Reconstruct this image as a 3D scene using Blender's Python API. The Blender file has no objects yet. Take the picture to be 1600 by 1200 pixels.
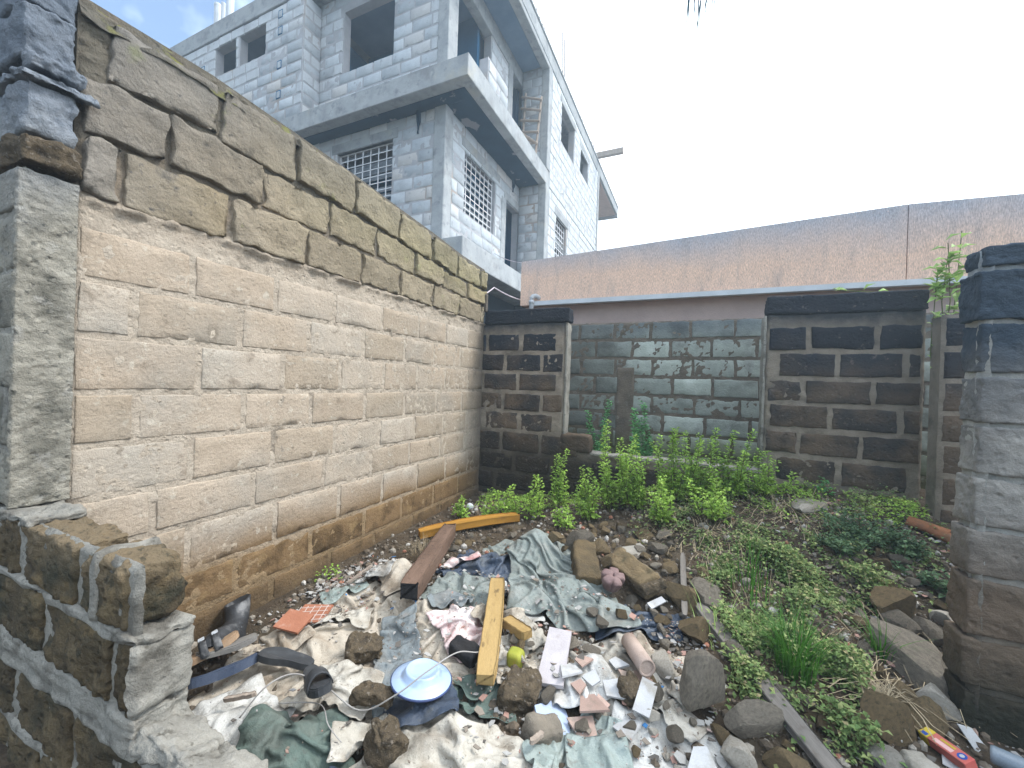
import bpy, bmesh, math, random
import numpy as np
from mathutils import Vector, Matrix, noise
R = math.radians
sc = bpy.context.scene
col = sc.collection

# ------------------------------------------------------------------ camera
cam_d = bpy.data.cameras.new('camera'); cam = bpy.data.objects.new('camera', cam_d); col.objects.link(cam)
cam_d.sensor_width = 36; cam_d.lens = 14.13; cam_d.clip_start = .02; cam_d.clip_end = 2000
PITCH, ROLL, YAW = -.0017, .0329, -.426
_fw = Vector((math.sin(YAW)*math.cos(PITCH), math.cos(YAW)*math.cos(PITCH), math.sin(PITCH)))
_r = Vector((math.cos(YAW), -math.sin(YAW), 0)); _u = _r.cross(_fw)
_R = _r*math.cos(ROLL)+_u*math.sin(ROLL); _U = -_r*math.sin(ROLL)+_u*math.cos(ROLL)
m3 = Matrix((_R, _U, -_fw)).transposed()
cam.matrix_world = Matrix.Translation((0, 0, 1.45)) @ m3.to_4x4()
sc.camera = cam

# ------------------------------------------------------------------ sky, sun, exposure
SUN_EL, SUN_AZ = R(52), R(62)          # azimuth clockwise from +Y: light comes from the right
w = bpy.data.worlds.new('World'); sc.world = w; w.use_nodes = True
nt = w.node_tree; N = nt.nodes; Lk = nt.links; N.clear()
out = N.new('ShaderNodeOutputWorld'); bg = N.new('ShaderNodeBackground'); bg.inputs[1].default_value = .12
sky = N.new('ShaderNodeTexSky'); sky.sky_type = 'NISHITA'; sky.sun_disc = False
sky.sun_elevation = SUN_EL; sky.sun_rotation = SUN_AZ; sky.air_density = 1.2; sky.dust_density = 1.5
tc = N.new('ShaderNodeTexCoord'); nz = N.new('ShaderNodeTexNoise'); nz.inputs['Scale'].default_value = 1.7
nz.inputs['Detail'].default_value = 6; nz.inputs['Roughness'].default_value = .6
mp = N.new('ShaderNodeMapRange'); mp.inputs[1].default_value = .30; mp.inputs[2].default_value = .50
mp.inputs[3].default_value = .30; mp.inputs[4].default_value = 1.0
mx = N.new('ShaderNodeMix'); mx.data_type = 'RGBA'; mx.inputs[7].default_value = (9.6, 10.4, 11.3, 1)
dt = N.new('ShaderNodeVectorMath'); dt.operation = 'DOT_PRODUCT'
dt.inputs[1].default_value = (math.sin(SUN_AZ)*math.cos(SUN_EL), math.cos(SUN_AZ)*math.cos(SUN_EL), math.sin(SUN_EL))
veil = N.new('ShaderNodeMapRange'); veil.inputs[1].default_value = -.1; veil.inputs[2].default_value = .62; veil.inputs[3].default_value = -1.3; veil.inputs[4].default_value = .15
sm_ = N.new('ShaderNodeMath'); sm_.operation = 'ADD'; sm_.use_clamp = True
Lk.new(tc.outputs['Generated'], nz.inputs['Vector']); Lk.new(nz.outputs[0], mp.inputs[0]); Lk.new(tc.outputs['Generated'], dt.inputs[0])
Lk.new(dt.outputs['Value'], veil.inputs[0]); Lk.new(mp.outputs[0], sm_.inputs[0]); Lk.new(veil.outputs[0], sm_.inputs[1]); Lk.new(sm_.outputs[0], mx.inputs[0])
Lk.new(sky.outputs[0], mx.inputs[6]); Lk.new(mx.outputs[2], bg.inputs[0]); Lk.new(bg.outputs[0], out.inputs[0])
sd = bpy.data.lights.new('sun', 'SUN'); sun = bpy.data.objects.new('sun', sd); col.objects.link(sun)
sd.energy = 1.5; sd.angle = R(11); sd.color = (1, .96, .90)
_d = Vector((math.sin(SUN_AZ)*math.cos(SUN_EL), math.cos(SUN_AZ)*math.cos(SUN_EL), math.sin(SUN_EL)))
sun.rotation_euler = _d.to_track_quat('Z', 'Y').to_euler()
sc.view_settings.view_transform = 'Standard'; sc.view_settings.look = 'None'
sc.view_settings.gamma = 1; sc.view_settings.exposure = 1.32
sc.render.engine = 'CYCLES'
sc.cycles.use_denoising = True; sc.cycles.max_bounces = 6; sc.cycles.diffuse_bounces = 4
sc.cycles.transparent_max_bounces = 8

# ------------------------------------------------------------------ helpers
rnd = random.Random(7)
def nz3(p): return noise.noise(p)
def fbm(x, y, z, o=3):
    s, a, f = 0, 1, 1
    for _ in range(o):
        s += a*noise.noise((x*f, y*f, z*f)); a *= .5; f *= 2.1
    return s

def link(o, parent=None):
    col.objects.link(o)
    if parent is not None: o.parent = parent
    return o
def tag(o, label=None, cat=None, group=None, kind=None):
    if label: o['label'] = label
    if cat: o['category'] = cat
    if group: o['group'] = group
    if kind or cat: o['kind'] = kind or 'thing'
    return o
def empty(name, loc, label=None, cat=None, group=None):
    o = bpy.data.objects.new(name, None); o.location = loc; o.empty_display_size = .1
    link(o); return tag(o, label, cat, group, 'thing' if cat else None)
def mesh_obj(name, vs, fs, mat, parent=None, loc=(0, 0, 0), smooth=False, mats=None, mi=None):
    me = bpy.data.meshes.new(name); me.from_pydata([tuple(v) for v in vs], [], fs)
    me.materials.append(mat)
    if mats:
        for m in mats: me.materials.append(m)
        for p, i in zip(me.polygons, mi): p.material_index = i
    if smooth: me.polygons.foreach_set('use_smooth', [True]*len(me.polygons))
    me.update()
    o = bpy.data.objects.new(name, me); o.location = loc
    return link(o, parent)

class MB:
    """collects shapes into one mesh"""
    def __init__(s): s.v = []; s.f = []
    def add(s, vs, fs):
        b = len(s.v); s.v += [Vector(v) for v in vs]; s.f += [tuple(i+b for i in f) for f in fs]; return s
    def box(s, a, b):
        x0, y0, z0 = a; x1, y1, z1 = b
        return s.add([(x0,y0,z0),(x1,y0,z0),(x1,y1,z0),(x0,y1,z0),(x0,y0,z1),(x1,y0,z1),(x1,y1,z1),(x0,y1,z1)],
                     [(0,3,2,1),(4,5,6,7),(0,1,5,4),(1,2,6,5),(2,3,7,6),(3,0,4,7)])
    def bbox(s, a, b, r=.01):
        """box with chamfered edges"""
        c = [(a[i]+b[i])/2 for i in range(3)]; h = [abs(b[i]-a[i])/2 for i in range(3)]
        r = min(r, *[k*.8 for k in h])
        bm = bmesh.new(); bmesh.ops.create_cube(bm, size=2)
        for v in bm.verts: v.co = Vector((v.co.x*h[0], v.co.y*h[1], v.co.z*h[2]))
        bmesh.ops.bevel(bm, geom=bm.edges[:], offset=r, segments=1, affect='EDGES')
        bm.verts.index_update()
        s.add([v.co+Vector(c) for v in bm.verts], [[v.index for v in f.verts] for f in bm.faces]); bm.free(); return s
    def tube(s, pts, r, n=6, caps=True):
        pts = [Vector(p) for p in pts]; rs = r if isinstance(r, (list, tuple)) else [r]*len(pts)
        b = len(s.v); up = Vector((0, 0, 1))
        for i, p in enumerate(pts):
            t = (pts[min(i+1, len(pts)-1)]-pts[max(i-1, 0)]).normalized()
            a = t.cross(up)
            if a.length < .05: a = t.cross(Vector((1, 0, 0)))
            a.normalize(); c = t.cross(a)
            for k in range(n):
                th = 2*math.pi*k/n; s.v.append(p+(a*math.cos(th)+c*math.sin(th))*rs[i])
        for i in range(len(pts)-1):
            for k in range(n):
                s.f.append((b+i*n+k, b+i*n+(k+1) % n, b+(i+1)*n+(k+1) % n, b+(i+1)*n+k))
        if caps:
            s.f.append(tuple(b+k for k in range(n))[::-1]); e = b+(len(pts)-1)*n
            s.f.append(tuple(e+k for k in range(n)))
        return s
    def prism(s, poly, z0, z1, f=lambda x, y, z: (x, y, z)):
        n = len(poly); b = len(s.v)
        s.v += [Vector(f(x, y, z0)) for x, y in poly]+[Vector(f(x, y, z1)) for x, y in poly]
        s.f.append(tuple(b+i for i in range(n))[::-1]); s.f.append(tuple(b+n+i for i in range(n)))
        for i in range(n): j = (i+1) % n; s.f.append((b+i, b+j, b+n+j, b+n+i))
        return s
    def build(s, name, mat, parent=None, loc=(0, 0, 0), smooth=False, rot=None):
        o = mesh_obj(name, s.v, s.f, mat, parent, loc, smooth)
        if rot: o.rotation_euler = rot
        return o

# ------------------------------------------------------------------ materials
def L(axis='z', a=0, b=1, col=(0, 0, 0), s=1., n=0., ns=4., **k):
    return dict(axis=axis, a=a, b=b, col=col, s=s, n=n, ns=ns, **k)
def mat(name, c1, c2=None, vs=6., layers=(), rough=.92, bump=.5, bs=70., bd=.01, pits=0., rv=0., grain=.12,
        obj=False, island=False, spec=.15, trans=0., stretch=(1, 1, 1), crease=0., metal=0., gs=220., bd2=.0):
    m = bpy.data.materials.new(name); m.use_nodes = True; t = m.node_tree; n = t.nodes; l = t.links
    p = n['Principled BSDF']; p.inputs['Roughness'].default_value = rough; p.inputs['Specular IOR Level'].default_value = spec
    p.inputs['Metallic'].default_value = metal
    geo = n.new('ShaderNodeNewGeometry'); oi = n.new('ShaderNodeObjectInfo'); txc = n.new('ShaderNodeTexCoord')
    pos = geo.outputs['Position']; base = txc.outputs['Object'] if obj else pos
    rv_src = geo.outputs['Random Per Island'] if island else oi.outputs['Random']
    off = n.new('ShaderNodeVectorMath'); off.operation = 'SCALE'; off.inputs[0].default_value = (13, 7, 11)
    l.new(rv_src, off.inputs['Scale'])
    ad = n.new('ShaderNodeVectorMath'); ad.operation = 'MULTIPLY_ADD'; ad.inputs[1].default_value = stretch
    l.new(base, ad.inputs[0]); l.new(off.outputs[0], ad.inputs[2]); gv = ad.outputs[0]
    def tex(scale, vec, detail=5, rough=.6):
        q = n.new('ShaderNodeTexNoise'); q.inputs['Scale'].default_value = scale; q.inputs['Detail'].default_value = detail
        q.inputs['Roughness'].default_value = rough; l.new(vec, q.inputs['Vector']); return q.outputs[0]
    def mrange(v, a, b, c=0., d=1.):
        q = n.new('ShaderNodeMapRange'); q.inputs[1].default_value = a; q.inputs[2].default_value = b
        q.inputs[3].default_value = c; q.inputs[4].default_value = d
        if isinstance(v, (int, float)): q.inputs[0].default_value = v
        else: l.new(v, q.inputs[0])
        return q.outputs[0]
    def math2(op, a, b):
        q = n.new('ShaderNodeMath'); q.operation = op
        for i, x in enumerate((a, b)):
            if isinstance(x, (int, float)): q.inputs[i].default_value = x
            else: l.new(x, q.inputs[i])
        return q.outputs[0]
    def mix(f, a, b, bt='MIX'):
        q = n.new('ShaderNodeMix'); q.data_type = 'RGBA'; q.blend_type = bt
        for i, x in ((0, f), (6, a), (7, b)):
            if isinstance(x, (int, float)): q.inputs[i].default_value = x
            elif isinstance(x, tuple): q.inputs[i].default_value = (*x[:3], 1)
            else: l.new(x, q.inputs[i])
        return q.outputs[2]
    c2 = c2 or tuple(k*.75 for k in c1)
    c = mix(mrange(tex(vs, gv), .35, .65), tuple(c1), tuple(c2))
    sx = n.new('ShaderNodeSeparateXYZ'); l.new(pos, sx.inputs[0])
    for y in layers:
        if y['axis'] == 'noise':
            src = tex(y['ns'], gv if y.get('own') else pos)
            f = mrange(src, y['a'], y['b'])
        elif y['axis'] == 'rand':
            f = mrange(rv_src, y['a'], y['b'])
        else:
            src = sx.outputs['xyz'.index(y['axis'])]
            if y['n']:
                src = math2('ADD', src, mrange(tex(y['ns'], pos), 0, 1, -y['n'], y['n']))
            f = mrange(src, y['a'], y['b'])
        if 'mul' in y:
            for (ax, a, b) in y['mul']:
                f = math2('MULTIPLY', f, mrange(sx.outputs['xyz'.index(ax)], a, b))
        if 'break' in y:
            f = math2('MULTIPLY', f, mrange(tex(y['break'], pos), .35, .6))
        c = mix(math2('MULTIPLY', f, y['s']), c, tuple(y['col']))
    if rv:
        g = mrange(rv_src, 0, 1, 1-rv, 1+rv)
        gg = n.new('ShaderNodeCombineColor')
        for i in range(3): l.new(g, gg.inputs[i])
        c = mix(1., c, gg.outputs[0], 'MULTIPLY')
    fine = tex(gs, gv, 3, .7)
    if grain:
        g = mrange(fine, .3, .7, 1-grain, 1+grain); gg = n.new('ShaderNodeCombineColor')
        for i in range(3): l.new(g, gg.inputs[i])
        c = mix(1., c, gg.outputs[0], 'MULTIPLY')
    l.new(c, p.inputs['Base Color'])
    if bump:
        h = math2('ADD', tex(bs, gv, 6, .65), math2('MULTIPLY', fine, .25))
        if pits:
            v = n.new('ShaderNodeTexVoronoi'); v.inputs['Scale'].default_value = bs*.55; l.new(gv, v.inputs['Vector'])
            h = math2('ADD', h, mrange(v.outputs['Distance'], .05, .3, -pits, 0))
        if crease:
            for sc_, k_ in ((7., 1.), (17., .45), (38., .2)):
                v = n.new('ShaderNodeTexVoronoi'); v.inputs['Scale'].default_value = sc_
                wv = n.new('ShaderNodeVectorMath'); wv.operation = 'MULTIPLY_ADD'; wv.inputs[1].default_value = (.12, .12, .12)
                tn = n.new('ShaderNodeTexNoise'); tn.inputs['Scale'].default_value = 5.; l.new(pos, tn.inputs['Vector'])
                l.new(tn.outputs['Color'], wv.inputs[0]); l.new(pos, wv.inputs[2]); l.new(wv.outputs[0], v.inputs['Vector'])
                h = math2('ADD', h, math2('MULTIPLY', v.outputs['Distance'], crease*k_))
        bn = n.new('ShaderNodeBump'); bn.inputs['Strength'].default_value = bump; bn.inputs['Distance'].default_value = bd
        l.new(h, bn.inputs['Height']); l.new(bn.outputs[0], p.inputs['Normal'])
    if trans:
        o = n['Material Output']; tr = n.new('ShaderNodeBsdfTranslucent'); l.new(c, tr.inputs[0])
        ms = n.new('ShaderNodeMixShader'); ms.inputs[0].default_value = trans
        l.new(p.outputs[0], ms.inputs[1]); l.new(tr.outputs[0], ms.inputs[2]); l.new(ms.outputs[0], o.inputs[0])
    return m

ORANGE = (.185, .112, .05)
M = {}
# yard walls
TAN_BASE = [L('noise', .45, .7, (.30, .272, .23), .7, ns=2.2), L('rand', .6, .9, (.345, .32, .28), .35), L('rand', .3, .1, (.37, .305, .225), .4)]
TAN_FOOT = [L('noise', .62, .70, (.15, .12, .085), .55, ns=30), L('noise', .60, .72, (.13, .10, .07), .5, ns=8),
    L('noise', .60, .68, (.52, .47, .39), .5, ns=17), L('z', .60, .40, ORANGE, .92, n=.13, ns=1.6), L('noise', .52, .64, (.075, .048, .024), .8, ns=6, mul=[('z', .5, .3)]), L('noise', .58, .66, (.29, .20, .10), .6, ns=9, mul=[('z', .6, .3)]),
    L('z', .24, .04, (.09, .065, .04), .8, n=.12, ns=4), L('y', 4.0, 4.36, (.09, .075, .06), .8, n=.12, ns=3)]  # far-end layer puts corner shadow and dirt into the colour
M['tan'] = mat('tan_block', (.425, .345, .265), (.36, .288, .215), 5, TAN_BASE+TAN_FOOT, bump=.7, bs=46, bd=.015, pits=.2, rv=.11, grain=.16)
M['tan_up'] = mat('weathered_tan_block', (.33, .272, .195), (.25, .205, .145), 5, [
    L('rand', .84, .90, (.27, .205, .11), .8), L('z', 2.35, 2.6, (.215, .20, .075), .7, n=.25, ns=2.5, mul=[('y', 1.5, 3.4)]),
    L('z', 2.55, 2.95, (.175, .165, .145), .6, n=.2, ns=3), L('noise', .60, .70, (.07, .06, .045), .65, ns=7), L('noise', .63, .70, (.06, .05, .04), .7, ns=28),
    L('noise', .62, .7, (.24, .25, .09), .6, ns=5), L('y', 1.6, .7, (.185, .19, .20), .5, n=.3, ns=2.5), L('y', 1.4, 2.6, (.30, .25, .17), .45, n=.3, ns=2.)], bump=.95, bs=34, bd=.022, pits=.25, rv=.13, grain=.18)
M['cap'] = mat('mossy_cap', (.16, .145, .115), (.10, .09, .075), 8, [L('noise', .55, .66, (.20, .20, .05), .8, ns=6), L('noise', .6, .7, (.04, .035, .03), .8, ns=15)], bump=1., bs=40, bd=.03, pits=.8)
M['tan_mortar'] = mat('tan_mortar', (.475, .405, .325), (.395, .33, .26), 7, [
    L('z', 2.08, 2.3, (.24, .195, .145), .85, n=.12, ns=3), L('z', 2.35, 2.6, (.12, .108, .085), .9, n=.15, ns=4), L('noise', .58, .7, (.15, .125, .095), .65, ns=6),
    L('z', .5, .34, (.25, .165, .08), .85, n=.1, ns=2), L('z', .22, .03, (.09, .065, .04), .8, n=.1, ns=5),
    L('y', 4.0, 4.36, (.10, .085, .07), .8, n=.1, ns=3)], bump=.9, bs=50, bd=.018, pits=.4, grain=.16)  # far-end layer repeats the painted corner shadow and dirt
M['dark'] = mat('mouldy_block', (.095, .072, .052), (.145, .105, .073), 4, [
    L('noise', .47, .62, (.035, .035, .037), .85, ns=1.9), L('z', 1.3, 1.9, (.020, .026, .036), .93, n=.4, ns=2.2),
    L('z', .95, .6, (.026, .022, .018), .85, n=.2, ns=3, mul=[('x', -.2, -1.0)]), L('noise', .62, .70, (.20, .17, .14), .5, ns=24)],
    bump=.85, bs=40, bd=.018, rv=.16, pits=.4)  # black mould towards the top, with the lens veil's blue tinted in
M['dark_mortar'] = mat('stained_mortar', (.30, .258, .208), (.225, .19, .15), 8, [
    L('noise', .52, .68, (.07, .064, .056), .6, ns=3.5), L('z', 2.0, 2.15, (.028, .034, .042), .92, n=.08, ns=6),
    L('z', 1.0, .6, (.035, .03, .023), .85, n=.2, ns=3, mul=[('x', -.2, -1.0)])], bump=.8, bs=55, bd=.014)
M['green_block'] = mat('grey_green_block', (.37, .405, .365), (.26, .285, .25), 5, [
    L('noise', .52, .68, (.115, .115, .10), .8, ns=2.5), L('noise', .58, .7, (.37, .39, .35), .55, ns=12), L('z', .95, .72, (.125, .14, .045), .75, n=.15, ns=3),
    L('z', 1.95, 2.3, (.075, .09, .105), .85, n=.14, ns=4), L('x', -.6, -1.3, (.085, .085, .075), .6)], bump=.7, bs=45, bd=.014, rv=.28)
M['green_mortar'] = mat('brown_mortar', (.165, .135, .105), (.105, .09, .07), 6, [L('z', .95, .7, (.085, .09, .03), .7, n=.15, ns=3), L('noise', .6, .7, (.26, .24, .21), .6, ns=10)], bump=.8, bs=50, bd=.014)
M['front'] = mat('mossy_block', (.125, .095, .055), (.065, .05, .032), 7, [
    L('noise', .5, .66, (.022, .028, .022), .9, ns=3.2), L('noise', .55, .7, (.17, .12, .06), .7, ns=8),
    L('z', .76, .87, (.165, .125, .078), .8, n=.05, ns=12), L('noise', .58, .66, (.03, .03, .022), .7, ns=20)], bump=.9, bs=42, bd=.022, pits=.8, rv=.2)
M['front_mortar'] = mat('pale_mortar', (.30, .285, .25), (.215, .205, .18), 9, [L('noise', .52, .66, (.10, .09, .075), .75, ns=7), L('noise', .6, .68, (.05, .045, .035), .6, ns=26)], bump=.8, bs=60, bd=.014, pits=.4)
M['pillar'] = mat('weathered_cement', (.36, .335, .28), (.27, .25, .205), 6, [
    L('noise', .52, .66, (.12, .115, .095), .8, ns=5), L('noise', .58, .66, (.36, .345, .31), .6, ns=11), L('noise', .60, .66, (.07, .07, .062), .75, ns=24),
    L('z', 2.0, 2.5, (.185, .215, .26), .85, n=.25, ns=4), L('z', 2.6, 3.0, (.14, .175, .225), .7, n=.25, ns=5)], bump=1., bs=40, bd=.022, pits=.4, rv=.12)  # bluish staining towards the top, with the veil's blue painted into it
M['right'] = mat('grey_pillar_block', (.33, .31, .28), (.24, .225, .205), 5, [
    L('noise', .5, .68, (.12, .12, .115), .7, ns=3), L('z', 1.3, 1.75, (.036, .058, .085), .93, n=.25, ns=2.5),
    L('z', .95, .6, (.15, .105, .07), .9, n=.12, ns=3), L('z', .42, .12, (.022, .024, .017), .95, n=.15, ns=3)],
    bump=.8, bs=36, bd=.02, pits=.5, rv=.1)  # blue of the dark top layer is lens veil painted into the blocks
M['right_mortar'] = mat('grey_pillar_mortar', (.42, .41, .38), (.33, .32, .29), 7, [
    L('z', 1.75, 2.1, (.26, .30, .33), .7, n=.1, ns=4), L('z', .8, .5, (.17, .13, .09), .8, n=.1, ns=3),
    L('z', .35, .1, (.04, .038, .03), .9, n=.1, ns=3)], bump=.8, bs=50, bd=.014)  # top layer carries the same painted veil blue
# buildings
M['bblock'] = mat('bare_grey_block', (.46, .495, .52), (.39, .42, .445), 5, [
    L('rand', .80, .97, (.40, .37, .34), .7), L('noise', .56, .74, (.26, .265, .28), .6, ns=1.2), L('noise', .6, .7, (.19, .205, .225), .55, ns=9), L('noise', .6, .68, (.46, .47, .47), .5, ns=5)], bump=.6, bs=30, bd=.012, rv=.2)  # grey block, with blue veil and skylight put into its colour
M['bmortar'] = mat('bare_mortar', (.385, .385, .40), (.32, .325, .34), 5, [L('noise', .55, .7, (.36, .27, .19), .6, ns=.9)], bump=.5, bs=30)
M['concrete'] = mat('raw_concrete', (.355, .37, .375), (.265, .28, .29), 3.5, [L('noise', .55, .7, (.14, .15, .16), .6, ns=6), 
    L('noise', .55, .72, (.18, .18, .18), .7, ns=2.2), L('noise', .6, .75, (.40, .36, .27), .6, ns=1.3)], bump=.4, bs=22, bd=.012, rv=.08)
M['soffit'] = mat('shade_tinted_soffit', (.010, .034, .062), (.018, .05, .085), 3, [L('noise', .60, .62, (.24, .23, .24), .85, ns=1.5)], bump=.3, bs=14)  # peeling black paint, with slab shade and blue veil put into the tone
M['inner'] = mat('veil_blue_interior', (.02, .12, .24), (.015, .10, .20), 2, bump=.2, bs=14)  # lens veil over the dark openings painted in as deep blue
M['storey'] = mat('shade_black_storey', (.012, .02, .03), (.02, .03, .04), 2, bump=.2)  # shade of the open ground storey put into a near-black wall colour
M['ceil'] = mat('veil_blue_ceiling', (.14, .21, .30), (.10, .165, .25), 2.5, bump=.3, bs=14)  # ceiling blue is the lens veil painted into the surface
M['pink'] = mat('pink_textured_plaster', (.76, .53, .40), (.70, .49, .375), 9, [
    L('z', 2.98, 3.45, (.36, .39, .45), .85, n=.34, ns=1.2), L('noise', .54, .74, (.27, .25, .25), .45, ns=6, own=1), L('noise', .60, .66, (.64, .48, .40), .5, ns=60)],
    bump=.7, bs=90, bd=.012, stretch=(1, 1, .22), grain=.35, gs=150)
M['pink2'] = mat('pink_plain_plaster', (.56, .43, .38), (.48, .365, .325), 4, bump=.4, bs=50)
M['zinc'] = mat('zinc_gutter', (.56, .59, .62), (.48, .51, .54), 5, rough=.5, bump=.1, spec=.4)
M['white_metal'] = mat('white_painted_steel', (.72, .73, .74), (.6, .61, .63), 12, rough=.6, bump=.1, spec=.3)
M['glass'] = mat('dusty_louvre_glass', (.12, .14, .16), (.22, .24, .26), 14, rough=.35, bump=.1, spec=.5)
M['timber'] = mat('pale_timber', (.36, .30, .25), (.28, .23, .19), 12, bump=.4, bs=40, stretch=(1, 1, .2))
M['steel'] = mat('rusty_rebar', (.22, .17, .15), (.15, .11, .1), 20, rough=.7)
M['pvc'] = mat('grey_plastic_pipe', (.46, .48, .50), (.38, .40, .42), 10, rough=.55, bump=.1, spec=.35)
M['cable'] = mat('pale_cable', (.62, .55, .58), (.5, .45, .47), 10, rough=.6, bump=0)
M['palm'] = mat('palm_leaf', (.06, .11, .13), (.05, .09, .11), 5, bump=0, trans=.2)
# ground
M['soil'] = mat('dark_soil', (.105, .078, .052), (.06, .046, .033), 6, [
    L('noise', .5, .66, (.15, .12, .085), .7, ns=9), L('noise', .58, .72, (.035, .035, .022), .8, ns=3)], bump=1., bs=48, bd=.03, pits=.5)
M['gravel'] = mat('mixed_gravel', (.17, .135, .10), (.10, .08, .06), 9, [
    L('rand', .74, .76, (.24, .215, .18), 1), L('rand', .92, .93, (.36, .34, .31), 1), L('rand', .97, .975, (.26, .12, .08), 1)],
    island=True, rv=.3, bump=.6, bs=60)
M['litter'] = mat('litter_bits', (.44, .43, .41), (.36, .35, .33), 9, [
    L('rand', .22, .23, (.36, .22, .18), 1), L('rand', .36, .37, (.20, .17, .14), 1), L('rand', .62, .63, (.27, .26, .25), 1),
    L('rand', .84, .85, (.10, .09, .08), 1), L('rand', .993, .994, (.05, .16, .34), 1)], island=True, rv=.2, bump=.2)
M['rock_brown'] = mat('brown_stone', (.185, .135, .075), (.125, .095, .058), 9, [L('noise', .55, .7, (.06, .055, .035), .7, ns=7, own=1)], bump=.8, bs=55, bd=.014, rv=.3, obj=True, pits=.3)
M['rock_grey'] = mat('grey_stone', (.225, .195, .155), (.15, .13, .105), 9, [L('noise', .56, .7, (.08, .075, .055), .6, ns=7, own=1)], bump=.8, bs=55, bd=.014, rv=.3, obj=True, pits=.3)
M['rock_pale'] = mat('pale_stone', (.42, .385, .33), (.33, .30, .255), 9, [L('noise', .56, .7, (.19, .17, .13), .6, ns=7, own=1)], bump=.7, bs=55, bd=.012, rv=.18, obj=True)
M['aggregate'] = mat('pebbly_concrete', (.15, .115, .075), (.095, .075, .052), 30, [L('noise', .60, .64, (.27, .23, .185), .8, ns=46, own=1), L('noise', .58, .66, (.06, .05, .04), .7, ns=20, own=1)], bump=1., bs=36, bd=.03, obj=True, pits=.6)
# cloth and sheets
def cloth_mat(name, a, b, dirt, rough=.85, spec=.2, s=.7, trans=.0):
    return mat(name, a, b, 5, [L('noise', .55, .68, tuple(k*.6 for k in dirt), .8, ns=3.1), L('noise', .50, .70, dirt, s, ns=9), L('noise', .60, .68, tuple(k*.5 for k in dirt), .65, ns=22), L('noise', .62, .68, tuple(k*.35 for k in dirt), .6, ns=60)],
               rough=rough, bump=.7, bs=30, bd=.012, spec=spec, trans=trans, grain=.14, crease=2.2)
M['cream'] = cloth_mat('cream_canvas', (.47, .42, .35), (.38, .33, .265), (.25, .195, .14))
M['cream2'] = cloth_mat('dirty_cream_sheet', (.49, .465, .415), (.38, .35, .295), (.22, .18, .135))
M['whitec'] = cloth_mat('soiled_white_sheet', (.54, .54, .525), (.46, .45, .42), (.28, .245, .20))
M['greyc'] = cloth_mat('blue_grey_cloth', (.20, .225, .235), (.165, .185, .19), (.27, .25, .22), s=.5)
M['tarp'] = cloth_mat('grey_green_tarpaulin', (.215, .24, .225), (.165, .19, .175), (.30, .29, .26), .6, .4, .5)
M['green'] = cloth_mat('dark_green_cloth', (.105, .145, .125), (.08, .115, .1), (.17, .19, .165), .7, .3, .4)
M['navy'] = cloth_mat('navy_plastic_sheet', (.045, .065, .10), (.035, .05, .08), (.14, .15, .16), .5, .45, .4)
M['clear'] = cloth_mat('sea_green_plastic_film', (.21, .26, .245), (.27, .315, .295), (.33, .33, .29), .4, .5, .5)
M['pinkc'] = cloth_mat('pink_plastic_wrapper', (.62, .47, .45), (.66, .60, .58), (.45, .16, .16), .5, .4, .6)
# small things
M['wood_y'] = mat('yellow_timber', (.37, .255, .11), (.30, .20, .08), 9, [L('noise', .50, .64, (.27, .22, .15), .6, ns=5, own=1), L('noise', .54, .66, (.18, .115, .055), .75, ns=10, own=1), L('noise', .6, .68, (.09, .06, .035), .7, ns=30, own=1)], bump=.4, bs=30, bd=.006, stretch=(1, .25, 1), obj=True)
M['wood_o'] = mat('orange_timber', (.40, .205, .04), (.31, .155, .03), 9, [L('noise', .55, .68, (.15, .085, .03), .75, ns=10, own=1)], bump=.4, bs=30, bd=.006, stretch=(1, .25, 1), obj=True)
M['wood_b'] = mat('brown_timber', (.175, .115, .085), (.115, .075, .055), 14, [L('noise', .55, .7, (.06, .04, .03), .7, ns=24)], bump=.7, bs=45, bd=.008, stretch=(1, .12, 1), obj=True)
M['wood_g'] = mat('weathered_grey_timber', (.21, .19, .17), (.13, .115, .10), 14, [L('noise', .55, .7, (.11, .09, .075), .7, ns=20)], bump=.6, bs=40, bd=.008, stretch=(1, .1, 1), obj=True)
M['char'] = mat('charred_end', (.02, .02, .022), (.03, .028, .028), 14, bump=.6)
M['plate'] = mat('pale_blue_enamel', (.36, .47, .64), (.33, .44, .61), 6, [L('noise', .56, .70, (.27, .29, .30), .6, ns=12)], rough=.3, bump=.05, spec=.5, grain=.02)
M['navy_rim'] = mat('dark_blue_rim', (.05, .07, .16), None, rough=.4, bump=.05)
M['rubber'] = mat('black_rubber', (.026, .028, .032), (.045, .048, .052), 9, [L('noise', .58, .7, (.13, .125, .12), .6, ns=14)], rough=.6, bump=.3, bs=60, spec=.4)
M['leather'] = mat('scuffed_black_leather', (.02, .021, .024), (.04, .042, .046), 9, [L('noise', .56, .66, (.19, .19, .19), .7, ns=9)], rough=.5, bump=.35, bs=50, spec=.45)
M['denim'] = mat('navy_sole', (.035, .05, .085), (.06, .075, .11), 9, [L('noise', .58, .7, (.15, .15, .15), .5, ns=14)], rough=.7, bump=.3)
M['tan_leather'] = mat('tan_insole', (.33, .23, .15), (.27, .18, .11), 9, rough=.7, bump=.3)
M['grey_sole'] = mat('grey_insole', (.22, .21, .19), (.17, .16, .15), 9, rough=.8, bump=.3)
M['terra'] = mat('terracotta_tile', (.36, .155, .095), (.30, .125, .075), 9, [L('noise', .6, .72, (.42, .30, .25), .5, ns=16)], rough=.7, bump=.3, bs=60)
M['grout'] = mat('white_grout', (.56, .48, .44), (.48, .40, .36), 9, bump=.2)
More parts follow.
